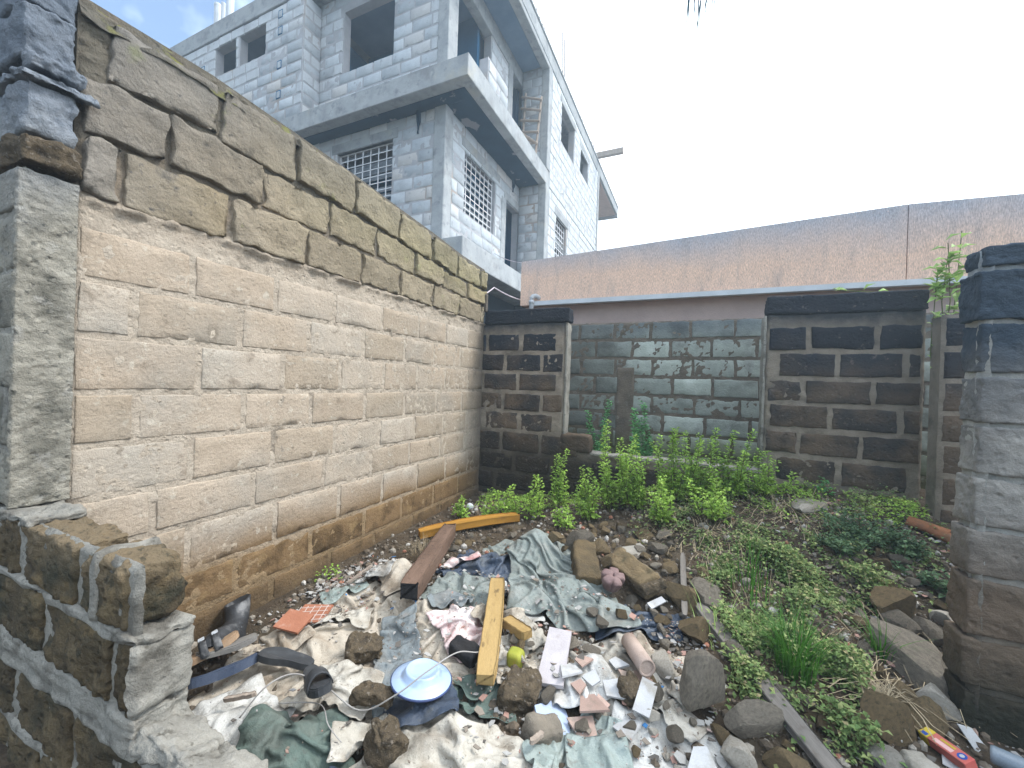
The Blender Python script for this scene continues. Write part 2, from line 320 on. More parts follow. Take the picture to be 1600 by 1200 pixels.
M['tile_p'] = mat('pink_tile', (.40, .285, .24), (.34, .235, .195), 9, [L('noise', .50, .66, (.22, .18, .145), .75, ns=14, own=1)], rough=.5, bump=.15, obj=True, rv=.15)
M['tile_g'] = mat('grey_lilac_tile', (.44, .41, .42), (.37, .34, .35), 9, [L('noise', .58, .7, (.26, .23, .21), .6, ns=14)], rough=.6, bump=.2)
M['shard_b'] = mat('pale_blue_glaze', (.38, .45, .60), (.35, .42, .56), 5, [L('noise', .54, .7, (.27, .27, .27), .6, ns=14)], rough=.25, bump=.05, spec=.5, grain=.02)
M['tube'] = mat('pinkish_cardboard', (.44, .345, .29), (.37, .28, .235), 9, [L('noise', .58, .7, (.24, .18, .14), .6, ns=12)], bump=.3)
M['board'] = mat('white_board', (.45, .455, .46), (.38, .38, .385), 9, [L('noise', .52, .68, (.27, .25, .215), .75, ns=11)], bump=.1, rough=.6)
M['fruit'] = mat('yellow_green_skin', (.30, .30, .045), (.22, .25, .04), 9, [L('noise', .58, .7, (.33, .20, .05), .7, ns=18)], rough=.5, bump=.2, obj=True)
M['pouch'] = mat('purple_pink_skin', (.22, .15, .14), (.17, .11, .105), 9, [L('noise', .52, .66, (.09, .055, .05), .8, ns=16, own=1)], rough=.6, bump=.4, obj=True)
M['clay'] = mat('orange_clay', (.30, .135, .07), (.23, .105, .055), 9, [L('noise', .52, .66, (.13, .09, .06), .7, ns=12)], bump=.4)
M['strap'] = mat('grey_plastic_strap', (.36, .345, .33), (.28, .265, .25), 9, rough=.5, bump=.1)
M['straw'] = mat('dry_straw', (.36, .295, .195), (.27, .215, .14), 9, bump=0, island=True, rv=.25)
M['pet'] = mat('cloudy_bottle_plastic', (.20, .24, .28), (.26, .30, .34), 9, rough=.25, bump=.1, spec=.5)
M['box_red'] = mat('red_pink_carton', (.50, .10, .085), (.52, .15, .12), 9, rough=.5, bump=.05, grain=.03)
M['box_yel'] = mat('yellow_carton', (.58, .43, .05), None, rough=.5, bump=.05, grain=.03)
M['box_blu'] = mat('blue_print', (.04, .10, .40), None, rough=.5, bump=.05, grain=.03)
M['box_pal'] = mat('pale_pink_print', (.74, .45, .42), None, rough=.5, bump=.05, grain=.03)
# plants
def leaf_mat(name, a, b): return mat(name, a, b, 9, island=True, rv=.38, bump=0, rough=.55, spec=.25, trans=.3, grain=0)
M['leaf'] = leaf_mat('fresh_leaf', (.37, .52, .10), (.26, .44, .08))
M['leaf2'] = leaf_mat('deep_green_leaf', (.15, .38, .14), (.11, .31, .11))  # deeper green than the fresh leaf
M['leaf_cover'] = mat('ground_leaf', (.205, .28, .095), (.13, .215, .075), 3, [L('rand', .62, .8, (.29, .31, .13), .7), L('rand', .9, .96, (.28, .22, .13), .8)], island=True, rv=.35, bump=0, rough=.6, trans=.25, grain=0)
M['leaf_blue'] = leaf_mat('dull_green_leaf', (.12, .205, .10), (.09, .165, .08))
M['leaf_vine'] = leaf_mat('pale_vine_leaf', (.36, .50, .16), (.29, .44, .13))
M['grass'] = leaf_mat('bright_grass', (.075, .20, .028), (.05, .15, .02))
M['stem'] = mat('green_stem', (.10, .14, .045), (.13, .12, .06), 9, bump=0)

# ------------------------------------------------------------------ ground height
CP = np.array([(-2.4,.8,.0),(-2.4,2,.04),(-2.4,3.2,.07),(-2.4,4.4,.1),(-1.3,4.4,.2),(-.4,4.4,.42),(.3,4.4,.54),(1,4.4,.6),(1.8,4.4,.6),
 (1.3,2.6,0),(1.2,1.8,0),(0,.9,-.03),(-1,.9,-.02),(-1.2,2,.03),(-.2,2.2,.05),(.4,3.3,.30),(1.3,3.4,.27),(-.8,3.1,.15),(-1.6,3.2,.07),(-1.8,1.3,-.02),
 (2.6,4.2,.6),(2.4,2.6,0),(0,-1,0),(-3.2,0,0),(2.5,0,0),(-1.5,-1,0),(-3.2,1,0),(-3.2,4,0)])
def _tps(d2): return np.where(d2 > 1e-12, .5*d2*np.log(d2+1e-12), 0)
_P = CP[:, :2]; _n = len(CP); _A = np.zeros((_n+3, _n+3))
_A[:_n, :_n] = _tps(((_P[:, None]-_P[None])**2).sum(-1))+np.eye(_n)*.01
_A[:_n, _n] = 1; _A[:_n, _n+1:] = _P; _A[_n, :_n] = 1; _A[_n+1:, :_n] = _P.T
_W = np.linalg.solve(_A, np.concatenate([CP[:, 2], [0, 0, 0]]))
def gz0(x, y):
    d = ((_P-np.array((x, y)))**2).sum(-1)
    return float(_tps(d)@_W[:_n]+_W[_n]+x*_W[_n+1]+y*_W[_n+2])
def _ss(a, b, t): t = min(1, max(0, (t-a)/(b-a))); return t*t*(3-2*t)
def gz(x, y):
    k = _ss(-3.2, -2.6, x)*(1-_ss(2.2, 3.2, x))*_ss(-.6, .6, y)*(1-_ss(4.6, 5.2, y))
    return k*gz0(x, y)+.018*fbm(x*3.1, y*3.1, 1.7, 3)*_ss(0, .9, y)

# ------------------------------------------------------------------ masonry
def block_face(w, h, d, seed, nx, nh, r, rough, U, Nn):
    """a block seen from its face: rounded, uneven front, sides running back into the wall"""
    us = [-w/2, -w/2+r*.35]+[-w/2+r+(w-2*r)*i/max(1, nx-1) for i in range(nx)]+[w/2-r*.35, w/2]
    zs = [-h/2, -h/2+r*.35]+[-h/2+r+(h-2*r)*i/max(1, nh-1) for i in range(nh)]+[h/2-r*.35, h/2]
    if nx == 1: us = [-w/2, -w/2+r, w/2-r, w/2]
    if nh == 1: zs = [-h/2, -h/2+r, h/2-r, h/2]
    vs = []; fs = []; nu = len(us); nzz = len(zs)
    big = rough*1.6
    for j, z in enumerate(zs):
        for i, u in enumerate(us):
            eu = min(i, nu-1-i); ez = min(j, nzz-1-j); e = min(eu, ez)
            q = (u*9+seed*3.1, z*9, seed*1.7)
            n = d+rough*(fbm(*q, 2)+(.5*fbm(u*38+seed, z*38, seed, 2) if nx > 8 else 0))
            if e == 0: n -= r*.95
            elif e == 1 and nx > 1: n -= r*.28
            du = big*noise.noise((z*14+seed, u*5, 3.3)) if eu <= 1 else 0
            dz = big*noise.noise((u*14+seed, z*5, 7.7)) if ez <= 1 else 0
            vs.append(U*(u+du)+Nn*n+Vector((0, 0, z+dz)))
    for j in range(nzz-1):
        for i in range(nu-1):
            a = j*nu+i; fs.append((a, a+1, a+nu+1, a+nu))
    loop = list(range(nu))+[k*nu+nu-1 for k in range(1, nzz)]+[(nzz-1)*nu+i for i in range(nu-2, -1, -1)]+[k*nu for k in range(nzz-2, 0, -1)]
    b = len(vs)
    for i in loop:
        v = vs[i]; n = v.dot(Nn); vs.append(v-Nn*(n+.04))
    for k in range(len(loop)):
        k2 = (k+1) % len(loop); fs.append((loop[k2], loop[k], b+k, b+k2))
    if U.cross(Vector((0, 0, 1))).dot(Nn) < 0: fs = [f[::-1] for f in fs]
    return vs, fs
def rock_box(w, d, h, seed, sub=3, r=.02, rough=.008):
    bm = bmesh.new(); bmesh.ops.create_cube(bm, size=2)
    bmesh.ops.subdivide_edges(bm, edges=bm.edges[:], cuts=sub*2-1, use_grid_fill=True)
    H = Vector((w/2, d/2, h/2)); r = min(r, *[k*.6 for k in H])
    for v in bm.verts:
        p = Vector(v.co)
        p = Vector([math.copysign(abs(c)**.75, c) for c in p])     # more loops near the edges
        p = Vector((p.x*H.x, p.y*H.y, p.z*H.z))
        inn = Vector([max(-H[i]+r, min(H[i]-r, p[i])) for i in range(3)])
        dlt = p-inn
        if dlt.length > 1e-6: p = inn+dlt.normalized()*r
        nrm = dlt.normalized() if dlt.length > 1e-6 else Vector((0, 0, 1))
        p += nrm*rough*(fbm(p.x*11+seed*2.3, p.y*11, p.z*11+seed, 3)+.45*fbm(p.x*42+seed, p.y*42, p.z*42, 2)*(sub > 4))
        v.co = p
    bm.verts.index_update()
    vs = [v.co.copy() for v in bm.verts]; fs = [[v.index for v in f.verts] for f in bm.faces]; bm.free()
    return vs, fs
CAMP = Vector((0, 0, 1.45))
def in_rects(u, z, rects): return any(a <= u <= b and c <= z <= d for a, b, c, d in rects)
def wall(root, O, U, Nn, rects, zs, mblock, mmortar, thick=.15, pitch=.47, joint=.028, proud=.008, prv=.005, cell=.016,
         amp=.006, af=22, nx=5, nh=2, r=.014, rough=.005, seed=0, back=True, sink=None, hz=None, core_name='mortar', shift=0., skip=0., amp_hi=None, ledge=None):
    """rects (u0,u1,z0,z1) of solid wall; mortar bed behind, blocks in courses zs (world heights)"""
    O = Vector(O); U = Vector(U); Nn = Vector(Nn); base = root.location
    rg = random.Random(seed)
    u0 = min(q[0] for q in rects); u1 = max(q[1] for q in rects); z0 = min(q[2] for q in rects); z1 = max(q[3] for q in rects)
    nu = max(1, round((u1-u0)/cell)); nv = max(1, round((z1-z0)/cell)); cu = (u1-u0)/nu; cz = (z1-z0)/nv
    keep = [[in_rects(u0+(i+.5)*cu, z0+(j+.5)*cz, rects) for i in range(nu)] for j in range(nv)]
    vs = []; fs = []; idx = {}
    def vert(i, j):
        k = (i, j)
        if k in idx: return idx[k]
        nb = [keep[jj][ii] for jj in (j-1, j) for ii in (i-1, i) if 0 <= ii < nu and 0 <= jj < nv]
        edge = len(nb) < 4 or not all(nb)
        u = u0+i*cu; z = z0+j*cz
        am = amp
        sh = _ss(amp_hi[0]-.04, amp_hi[0]+.06, z) if amp_hi else 0
        if amp_hi: am = amp+(amp_hi[1]-amp)*sh
        n = am*fbm(u*af+seed, z*af, seed*.7, 3)-(amp_hi[2]*sh if amp_hi else 0)
        if ledge: n += .045*math.exp(-((z-ledge-.012*noise.noise((u*4, 1, seed)))/.016)**2)*max(0, .45+.9*fbm(u*7, z*6, 2.2, 3))
        if edge: n -= .02+.006*noise.noise((u*30, z*30, 1)); 
        du = (.008*noise.noise((u*25, z*25, 4)) if edge else 0); dz = (.008*noise.noise((u*25, z*25, 9)) if edge else 0)
        zz = z+dz
        if hz: zz = hz(u, zz)
        vs.append(O+U*(u+du)+Nn*n+Vector((0, 0, zz))-base); idx[k] = len(vs)-1; return idx[k]
    for j in range(nv):
        for i in range(nu):
            if keep[j][i]: fs.append((vert(i, j), vert(i+1, j), vert(i+1, j+1), vert(i, j+1)))
    if U.cross(Vector((0, 0, 1))).dot(Nn) < 0: fs = [f[::-1] for f in fs]
    mesh_obj(core_name, vs, fs, mmortar, root, smooth=True)
    if back:
        mb = MB()
        for (a, b, c, d) in rects:
            P = [O+U*a, O+U*b]; q = [P[0]-Nn*thick, P[1]-Nn*thick, P[1]-Nn*.021, P[0]-Nn*.021]
            zt = [d if not hz else hz(a, d), d if not hz else hz(b, d)]
            vv = [Vector((p.x, p.y, c)) for p in q]+[Vector((q[0].x, q[0].y, zt[0]-.012)), Vector((q[1].x, q[1].y, zt[1]-.012)), Vector((q[2].x, q[2].y, zt[1]-.012)), Vector((q[3].x, q[3].y, zt[0]-.012))]
            ff = [(0,3,2,1),(4,5,6,7),(0,1,5,4),(1,2,6,5),(2,3,7,6),(3,0,4,7)]
            if U.cross(Vector((0, 0, 1))).dot(Nn) > 0: ff = [f[::-1] for f in ff]
            mb.add([v-base for v in vv], ff)
        mb.build('wall_body', mmortar, root)
    for k in range(len(zs)-1):
        za, zb = zs[k], zs[k+1]; h = zb-za-joint
        if h < .03: continue
        zm = (za+zb)/2
        iv = []                                              # solid stretches of this course
        for (a, b, c, d) in rects:
            if c-.3*(zb-za) <= za+.001 or (min(zb, d)-max(za, c)) > .7*(zb-za):
                if (min(zb, d)-max(za, c)) > .55*(zb-za): iv.append((a, b))
        iv.sort(); mer = []
        for a, b in iv:
            if mer and a <= mer[-1][1]+.002: mer[-1] = (mer[-1][0], max(b, mer[-1][1]))
            else: mer.append((a, b))
        off = (k % 2)*pitch/2+shift+rg.uniform(-.05, .05)
        for a, b in mer:
            u = u0-pitch*2+off; cuts = []
            while u < b+pitch:
                cuts.append(u); u += pitch*rg.uniform(.94, 1.06)
            for s_, e_ in zip(cuts, cuts[1:]):
                s2, e2 = max(s_, a+.004), min(e_, b-.004)
                w_ = e2-s2-joint*rg.uniform(.8, 1.35)
                if w_ < .06 or rg.random() < skip: continue
                um = (s2+e2)/2; hh = h*rg.uniform(.95, 1.02); zc = zm+rg.uniform(-.004, .004)
                if hz:
                    zb_ = hz(um, zb); za_ = hz(um, za); zc = (za_+zb_)/2; hh = max(.03, (zb_-za_-joint))
                c = O+U*um+Vector((0, 0, zc))
                args = (w_, hh, proud+rg.uniform(-prv, prv), rg.random()*50, nx if w_ > .2 else max(1, nx//2), nh, r, rough)
                sl = (hz(s2+.01, zb)-hz(e2-.01, zb))/(e2-s2) if hz else rg.uniform(-.012, .012)
                if sink is not None: sink.append((root, c, args, U, Nn, mblock, w_*hh*abs((CAMP-c).normalized().dot(Nn))/(CAMP-c).length_squared))
                else: put_block(root, c, args, U, Nn, mblock, sl)
def put_block(root, c, args, U, Nn, mblock, sl=0.):
    vs, fs = block_face(*args, U, Nn)
    for v in vs: v.z -= v.dot(U)*sl
    return mesh_obj('block', vs, fs, mblock, root, loc=c-root.location, smooth=True)

# ---- ground: one sheet to the horizon, fine where the yard is
def spaced(lo, hi, st): n = round((hi-lo)/st); return [lo+(hi-lo)*i/n for i in range(n+1)]
gx = [-60, -35, -20, -12, -8, -4]+spaced(-3.2, 2.8, .035)+[4, 8, 12, 20, 35, 60]
gy = [-60, -35, -20, -12, -6, -2, -.6]+spaced(0, 5.4, .035)+[7, 12, 20, 35, 60]
gv = [(x, y, gz(x, y) if -4 < x < 4 and -1 < y < 6 else 0) for y in gy for x in gx]; nxg = len(gx)
gf = [(j*nxg+i, j*nxg+i+1, (j+1)*nxg+i+1, (j+1)*nxg+i) for j in range(len(gy)-1) for i in range(nxg-1)]
tag(mesh_obj('ground', gv, gf, M['soil'], smooth=True), kind='structure')

# ---- tall left wall (plane X=-2.4, face to +X)
XL = -2.4
lw = empty('block_wall', (XL, 2.6, 0), 'tall tan block wall with ragged mossy top and damp orange foot', 'wall')
def hz_left(u, z):                                            # the top courses dip towards the far end
    t = _ss(.8, 4.3, u); k = _ss(2.25, 3.05, z)
    return z-.16*k*t*t-.035*t*_ss(2.0, 2.4, z)+.03*k*noise.noise((u*1.9, z*2, 5))
wall(lw, (XL, 0, 0), (0, 1, 0), (1, 0, 0), [(.77, 4.40, -.1, 3.04)],
     [-.06, .176, .394, .656, .88, 1.116, 1.35, 1.60, 1.84, 2.07], M['tan'], M['tan_mortar'], thick=.2, pitch=.475, joint=.030, proud=.0045,
     prv=.003, cell=.0145, amp=.0075, af=21, nx=13, nh=6, r=.005, rough=.0035, seed=3, hz=hz_left, amp_hi=(2.17, .018, .012), ledge=2.185)
wall(lw, (XL, 0, 0), (0, 1, 0), (1, 0, 0), [(.77, 4.40, 2.17, 3.05)], [2.19, 2.46, 2.71, 3.01], M['tan_up'], M['tan_mortar'],
     pitch=.48, joint=.030, proud=.020, prv=.011, cell=.5, amp=-.0, nx=19, nh=9, r=.006, rough=.015, seed=11, hz=hz_left, back=False, core_name='mortar_bed', shift=.12)
# rough mortar cap along the top
mb = MB()
vs = []; fs = []
for i in range(122):
    u = .77+3.63*i/121
    for j in range(7):
        n = .016-.22*j/6
        z = hz_left(u, 3.02)+.028*fbm(u*5, n*9, 2, 4)+(.016 if 0 < j < 6 else -.07)
        vs.append((n+.01*fbm(u*9, j, 7, 2), u-2.6, z))
for i in range(121):
    for j in range(6):
        a = i*7+j; fs.append((a, a+1, a+8, a+7))
mesh_obj('mortar_cap', vs, fs, M['cap'], lw, smooth=True)
# ---- broken front wall: stub pillar at full height, then courses stepping down to the right
YFR = .60; TH = .16
fwl = empty('broken_wall', (-2.4, YFR+TH/2, 0), 'broken mossy block wall stepping down from a cracked cement pillar', 'wall')
def full_block(root, x0, x1, y0, y1, z0, z1, m, seed, r=.02, rough=.009, sub=4, name='block', tilt=0):
    vs, fs = rock_box(x1-x0, y1-y0, z1-z0, seed, sub, r, rough)
    o = mesh_obj(name, vs, fs, m, root, loc=Vector(((x0+x1)/2, (y0+y1)/2, (z0+z1)/2))-root.location, smooth=True)
    o.rotation_euler = (0, tilt, rnd.uniform(-.02, .02)); return o
sx0 = -2.95
courses = [(-.04, .13, -.62), (.15, .335, -.78), (.455, .650, -1.44), (.680, .872, -1.47)]
for k, (za, zb, xe) in enumerate(courses):
    xs = sx0+(.235 if k % 2 else 0); n = 0
    while xs < xe-.02:
        x2 = min(xs+.45, xe)
        if x2-xs > .08:
            full_block(fwl, xs+.015, x2-.012, YFR+.004, YFR+TH-.004, za, zb, M['front'], k*17+n, r=.035 if k == 3 and x2 >= xe-.01 else .011, rough=.019, sub=11)
        xs = x2+.02; n += 1
mb = MB()
vs = []; fs = []
def rough_panel(root, name, P0, U, V, nu, nv, amp, f, m, seed, thick=.02):
    """uneven skin of mortar or render on a small rectangle"""
    P0, U, V = Vector(P0), Vector(U), Vector(V); Nn = U.cross(V).normalized(); vs = []; fs = []
    for j in range(nv+1):
        for i in range(nu+1):
            e = i in (0, nu) or j in (0, nv)
            p = P0+U*(i/nu)+V*(j/nv); q = p*f
            p2 = p+Nn*(amp*fbm(q.x+seed, q.y, q.z, 3)-(thick if e else 0))
            if e: p2 += (U.normalized()*noise.noise((q.x*2, q.y*2, q.z*2))+V.normalized()*noise.noise((q.z*2, q.x*2, q.y*2)))*amp
            vs.append(p2-root.location)
    for j in range(nv):
        for i in range(nu):
            a = j*(nu+1)+i; fs.append((a, a+1, a+nu+2, a+nu+1))
    return mesh_obj(name, vs, fs, m, root, smooth=True)
rough_panel(fwl, 'mortar', (sx0, YFR+.016, -.05), (sx0*-1-1.45, 0, 0), (0, 0, .93), 130, 70, .005, 22, M['front_mortar'], 2)
rough_panel(fwl, 'mortar', (-1.47, YFR+.016, -.05), (.72, 0, 0), (0, 0, .40), 60, 32, .006, 22, M['front_mortar'], 5)
for (za, zb, xe), up in zip(courses, (0.2, .44, .665, .89)):
    pass
def mortar_bed(x0, x1, z, seed, h=.03):
    vs, fs = rock_box(x1-x0, TH-.006, h, seed, 11, .012, .020)
    return mesh_obj('mortar_bed', vs, fs, M['front_mortar'], fwl, loc=Vector(((x0+x1)/2, YFR+TH/2, z))-fwl.location, smooth=True)
mortar_bed(sx0, -1.425, .664, 1); mortar_bed(sx0, -1.42, .395, 2, .12); mortar_bed(sx0, -.6, .14, 3); mortar_bed(-2.5, -2.16, .884, 4, .026)
for (x0_, x1_, z_, s_) in ((-1.44, -1.22, .37, 12), (-1.235, -1.0, .362, 15), (-1.01, -.78, .35, 17)):
    o = mortar_bed(x0_, x1_, z_, s_, .05); o.rotation_euler = (-.40+.1*noise.noise((x0_, 2, 3)), .04, .03)
rough_panel(fwl, 'mortar_end', (-1.425, YFR, .455), (0, TH, 0), (0, 0, .20), 14, 18, .012, 24, M['front_mortar'], 9, .015)
vs, fs = rock_box(.035, TH+.006, .21, 33, 4, .01, .012)      # pale upright joint between the two top blocks
mesh_obj('mortar_joint', vs, fs, M['front_mortar'], fwl, loc=Vector((-1.655, YFR+TH/2, .785))-fwl.location, smooth=True)
# the stub: cement-rendered below, loose blocks above
pz = [.90, 1.13, 1.36, 1.59, 1.82, 2.05, 2.23]
for k in range(len(pz)-1):
    full_block(fwl, -2.95, -2.385, YFR+.01, YFR+TH, pz[k]+.01, pz[k+1]-.005, M['pillar'], 70+k, .012, .006, 5)
rough_panel(fwl, 'render_coat', (-2.372, YFR+.006, .90), (0, TH+.012, 0), (0, 0, 1.32), 40, 260, .007, 19, M['pillar'], 4, .015)
rough_panel(fwl, 'mortar', (-2.95, YFR+.016, .9), (.56, 0, 0), (0, 0, 1.33), 40, 90, .006, 22, M['front_mortar'], 6)
full_block(fwl, -2.93, -2.345, YFR+.01, YFR+TH+.01, 2.245, 2.35, M['aggregate'], 80, .012, .022, 9, 'rubble_course')
full_block(fwl, -2.90, -2.36, YFR+.02, YFR+TH, 2.365, 2.57, M['pillar'], 81, .012, .017, 11, tilt=.03)
full_block(fwl, -2.74, -2.325, YFR+.0, YFR+TH+.05, 2.573, 2.603, M['pillar'], 82, .006, .024, 12, 'flat_stone', tilt=.06)
full_block(fwl, -2.86, -2.345, YFR+.03, YFR+TH+.02, 2.606, 2.648, M['pillar'], 83, .006, .026, 12, 'flat_stone', tilt=-.03)
full_block(fwl, -2.93, -2.365, YFR+.01, YFR+TH-.005, 2.652, 2.86, M['pillar'], 84, .012, .017, 11)
full_block(fwl, -2.93, -2.40, YFR+.01, YFR+TH, 2.87, 3.06, M['pillar'], 85, .012, .017, 11, tilt=-.03)
full_block(fwl, -2.93, -2.42, YFR+.01, YFR+TH, 3.07, 3.30, M['pillar'], 86, .012, .017, 11)

# ---- far wall with the broken opening (plane Y=4.4, face to -Y)
YF = 4.40
fw_ = empty('window_wall', (-.3, YF+.08, 0), 'black stained block wall with wide broken window opening', 'wall')
fzs = [-.08, .155, .39, .624, .88, 1.116, 1.35, 1.584, 1.82, 2.064]
frects = [(-2.46, -1.35, -.1, 2.17), (-1.35, -1.05, -.1, .89), (-1.05, .60, -.1, .695), (.60, 1.72, -.1, 2.17)]
wall(fw_, (0, YF, 0), (1, 0, 0), (0, -1, 0), frects, fzs, M['dark'], M['dark_mortar'], thick=.16, joint=.042, proud=.010, prv=.006,
     cell=.016, amp=.008, af=20, nx=10, nh=5, r=.010, rough=.008, seed=21, shift=.1)
for (x0, x1, z0, z1, s) in ((-2.39, -1.31, 2.165, 2.335, 1), (.595, 1.725, 2.165, 2.335, 2)):
    vs, fs = rock_box(x1-x0, .19, z1-z0, s+40, 9, .02, .010)
    mesh_obj('cap_course', vs, fs, M['dark'], fw_, loc=Vector(((x0+x1)/2, YF+.078, (z0+z1)/2))-fw_.location, smooth=True)
vs, fs = rock_box(.34, .18, .20, 55, 5, .03, .016)
mesh_obj('sill_stub', vs, fs, M['dark'], fw_, loc=Vector((-1.20, YF+.07, .80))-fw_.location, smooth=True)
vs, fs = rock_box(1.62, .17, .03, 57, 9, .01, .02)
mesh_obj('sill_mortar', vs, fs, M['front_mortar'], fw_, loc=Vector((-.22, YF+.08, .70))-fw_.location, smooth=True)
for x, s in ((-1.335, 1), (.588, 2)):
    vs, fs = rock_box(.026, .15, 1.28, 60+s, 8, .008, .010)
    mesh_obj('jamb_mortar', vs, fs, M['front_mortar'], fw_, loc=Vector((x, YF+.074, 1.52))-fw_.location, smooth=True)

# ---- short return wall beyond the gap, and the near right pillar
rw = empty('return_wall', (2.3, 4.2, .3), 'short dark block wall glimpsed between vine gap and grey pillar', 'wall')
wall(rw, (0, 4.12, 0), (1, 0, 0), (0, -1, 0), [(1.70, 3.0, .2, 2.08)], [.39, .624, .86, 1.10, 1.34, 1.58, 1.82, 2.07], M['dark'], M['dark_mortar'],
     thick=.16, joint=.03, cell=.025, amp=.006, nx=5, nh=2, seed=31)
YR, TR = 2.45, .15
rp = empty('pillar_wall', (1.7, YR+TR/2, 0), 'thick grey block wall end, dark top tinted veil blue and mossy black at its foot', 'wall')
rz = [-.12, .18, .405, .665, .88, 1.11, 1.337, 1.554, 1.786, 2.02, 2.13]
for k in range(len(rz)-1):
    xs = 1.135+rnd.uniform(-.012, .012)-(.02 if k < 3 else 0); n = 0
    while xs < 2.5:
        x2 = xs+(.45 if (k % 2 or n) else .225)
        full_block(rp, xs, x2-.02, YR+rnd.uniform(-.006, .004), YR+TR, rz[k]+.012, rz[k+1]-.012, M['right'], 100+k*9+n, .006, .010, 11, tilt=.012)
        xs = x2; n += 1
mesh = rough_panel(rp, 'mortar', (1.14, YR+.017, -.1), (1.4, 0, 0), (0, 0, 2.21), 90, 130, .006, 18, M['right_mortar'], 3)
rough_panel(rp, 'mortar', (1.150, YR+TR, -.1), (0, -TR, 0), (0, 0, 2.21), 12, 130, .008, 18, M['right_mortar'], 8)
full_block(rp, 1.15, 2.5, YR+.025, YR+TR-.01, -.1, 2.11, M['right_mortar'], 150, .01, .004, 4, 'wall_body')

# ---- neighbour's boundary wall behind the opening
bw = empty('boundary_wall', (0, 5.38, 0), 'grey green block wall seen through the broken opening', 'wall')
bz = [2.285-.232*i for i in range(11)][::-1]
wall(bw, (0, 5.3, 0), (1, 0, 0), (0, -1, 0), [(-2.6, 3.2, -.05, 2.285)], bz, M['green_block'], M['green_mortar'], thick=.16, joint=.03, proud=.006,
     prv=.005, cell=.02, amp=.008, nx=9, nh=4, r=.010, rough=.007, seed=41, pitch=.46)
rough_panel(bw, 'concrete_post', (-.93, 5.285, 0), (.24, 0, 0), (0, 0, 1.72), 12, 50, .006, 10, M['green_mortar'], 3, .03)

# ---- pink neighbouring building
pk = empty('neighbour_house', (1.5, 6, 0), 'low pink plastered building with streaked slanting parapet and zinc gutter', 'building')
MB().box((-2.40, 5.70, 0), (7, 12, 2.62)).build('wall', M['pink2'], pk, loc=-pk.location)
def fascia(pts, name):
    m = MB(); m.prism(pts, 5.56, 5.72, lambda x, z, y: (x, y, z)); return m.build(name, M['pink'], pk, loc=-pk.location)
fascia([(-2.43, 2.625), (1.992, 2.625), (1.992, 3.475), (-2.43, 3.285)], 'parapet_panel')
fascia([(2.0, 2.625), (7, 2.625), (7, 3.30), (2.0, 3.475)], 'parapet_panel')
MB().box((-2.40, 5.73, 2.60), (7, 12, 2.66)).build('roof', M['concrete'], pk, loc=-pk.location)
m = MB()
m.prism([(5.47, 2.60), (5.55, 2.60), (5.55, 2.622), (5.482, 2.622), (5.482, 2.66), (5.47, 2.66)], -2.2, 7, lambda y, z, x: (x, y, z))
m.build('gutter', M['zinc'], pk, loc=-pk.location)
pts = [(-2.20, 5.44, 2.45), (-2.20, 5.44, 2.66), (-2.205, 5.45, 2.70), (-2.19, 5.47, 2.735), (-2.165, 5.50, 2.745), (-2.14, 5.54, 2.735), (-2.13, 5.58, 2.72)]
m = MB().tube(pts, .032, 10); m.tube([(-2.20, 5.44, 2.62), (-2.20, 5.44, 2.67)], .037, 10)
tag(m.build('drain_pipe', M['pvc'], smooth=True), 'grey plastic drain elbow poking up beside the pink parapet', 'pipe')

# ------------------------------------------------------------------ unfinished building
XC, YC, XW, YW = -3.60, 5.74, -4.35, 6.215
ZA, ZB0, ZB, ZC0, ZC = 3.90, 6.58, 6.96, 9.50, 9.96
ub = empty('unfinished_building', (-7.5, 10, 0), 'unfinished grey block building with open balconies and peeling black shade tinted slab undersides', 'building')
def bpart(name, a, b, m, r=.012): return MB().bbox(a, b, r).build(name, M[m], ub, loc=-ub.location)
SK = []
def bwall(O, U, Nn, rects, zs, seed, **k):
    wall(ub, O, U, Nn, rects, zs, M['bblock'], M['bmortar'], thick=.2, joint=.03, proud=.006, prv=.005, cell=.05, amp=.0085, af=9,
         nx=1, nh=1, r=.008, rough=.006, seed=seed, sink=SK, core_name='mortar', **k)
def rows(a, b, n): return [a+(b-a)*i/n for i in range(n+1)]
# slabs
def slab(z0, z1, xr, y0, y1, name='floor_slab'): bpart(name, (-13.5, y0, z0), (xr, y1, z1), 'concrete')
slab(ZA-.40, ZA, XC, YC, 15.4); slab(ZB0, ZB, XC, YC, 15.4); slab(ZC0+.1, ZC, XC+.02, YC+.05, 19.5, 'roof_slab')
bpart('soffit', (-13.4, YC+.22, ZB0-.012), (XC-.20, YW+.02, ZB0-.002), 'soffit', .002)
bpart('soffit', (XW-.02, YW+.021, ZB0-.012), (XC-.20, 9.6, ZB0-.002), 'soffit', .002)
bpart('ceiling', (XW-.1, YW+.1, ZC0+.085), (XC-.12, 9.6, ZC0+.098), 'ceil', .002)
bpart('edge_beam', (XC-.20, YC+.07, ZC0-.02), (XC+.01, 9.6, ZC0+.1), 'concrete')
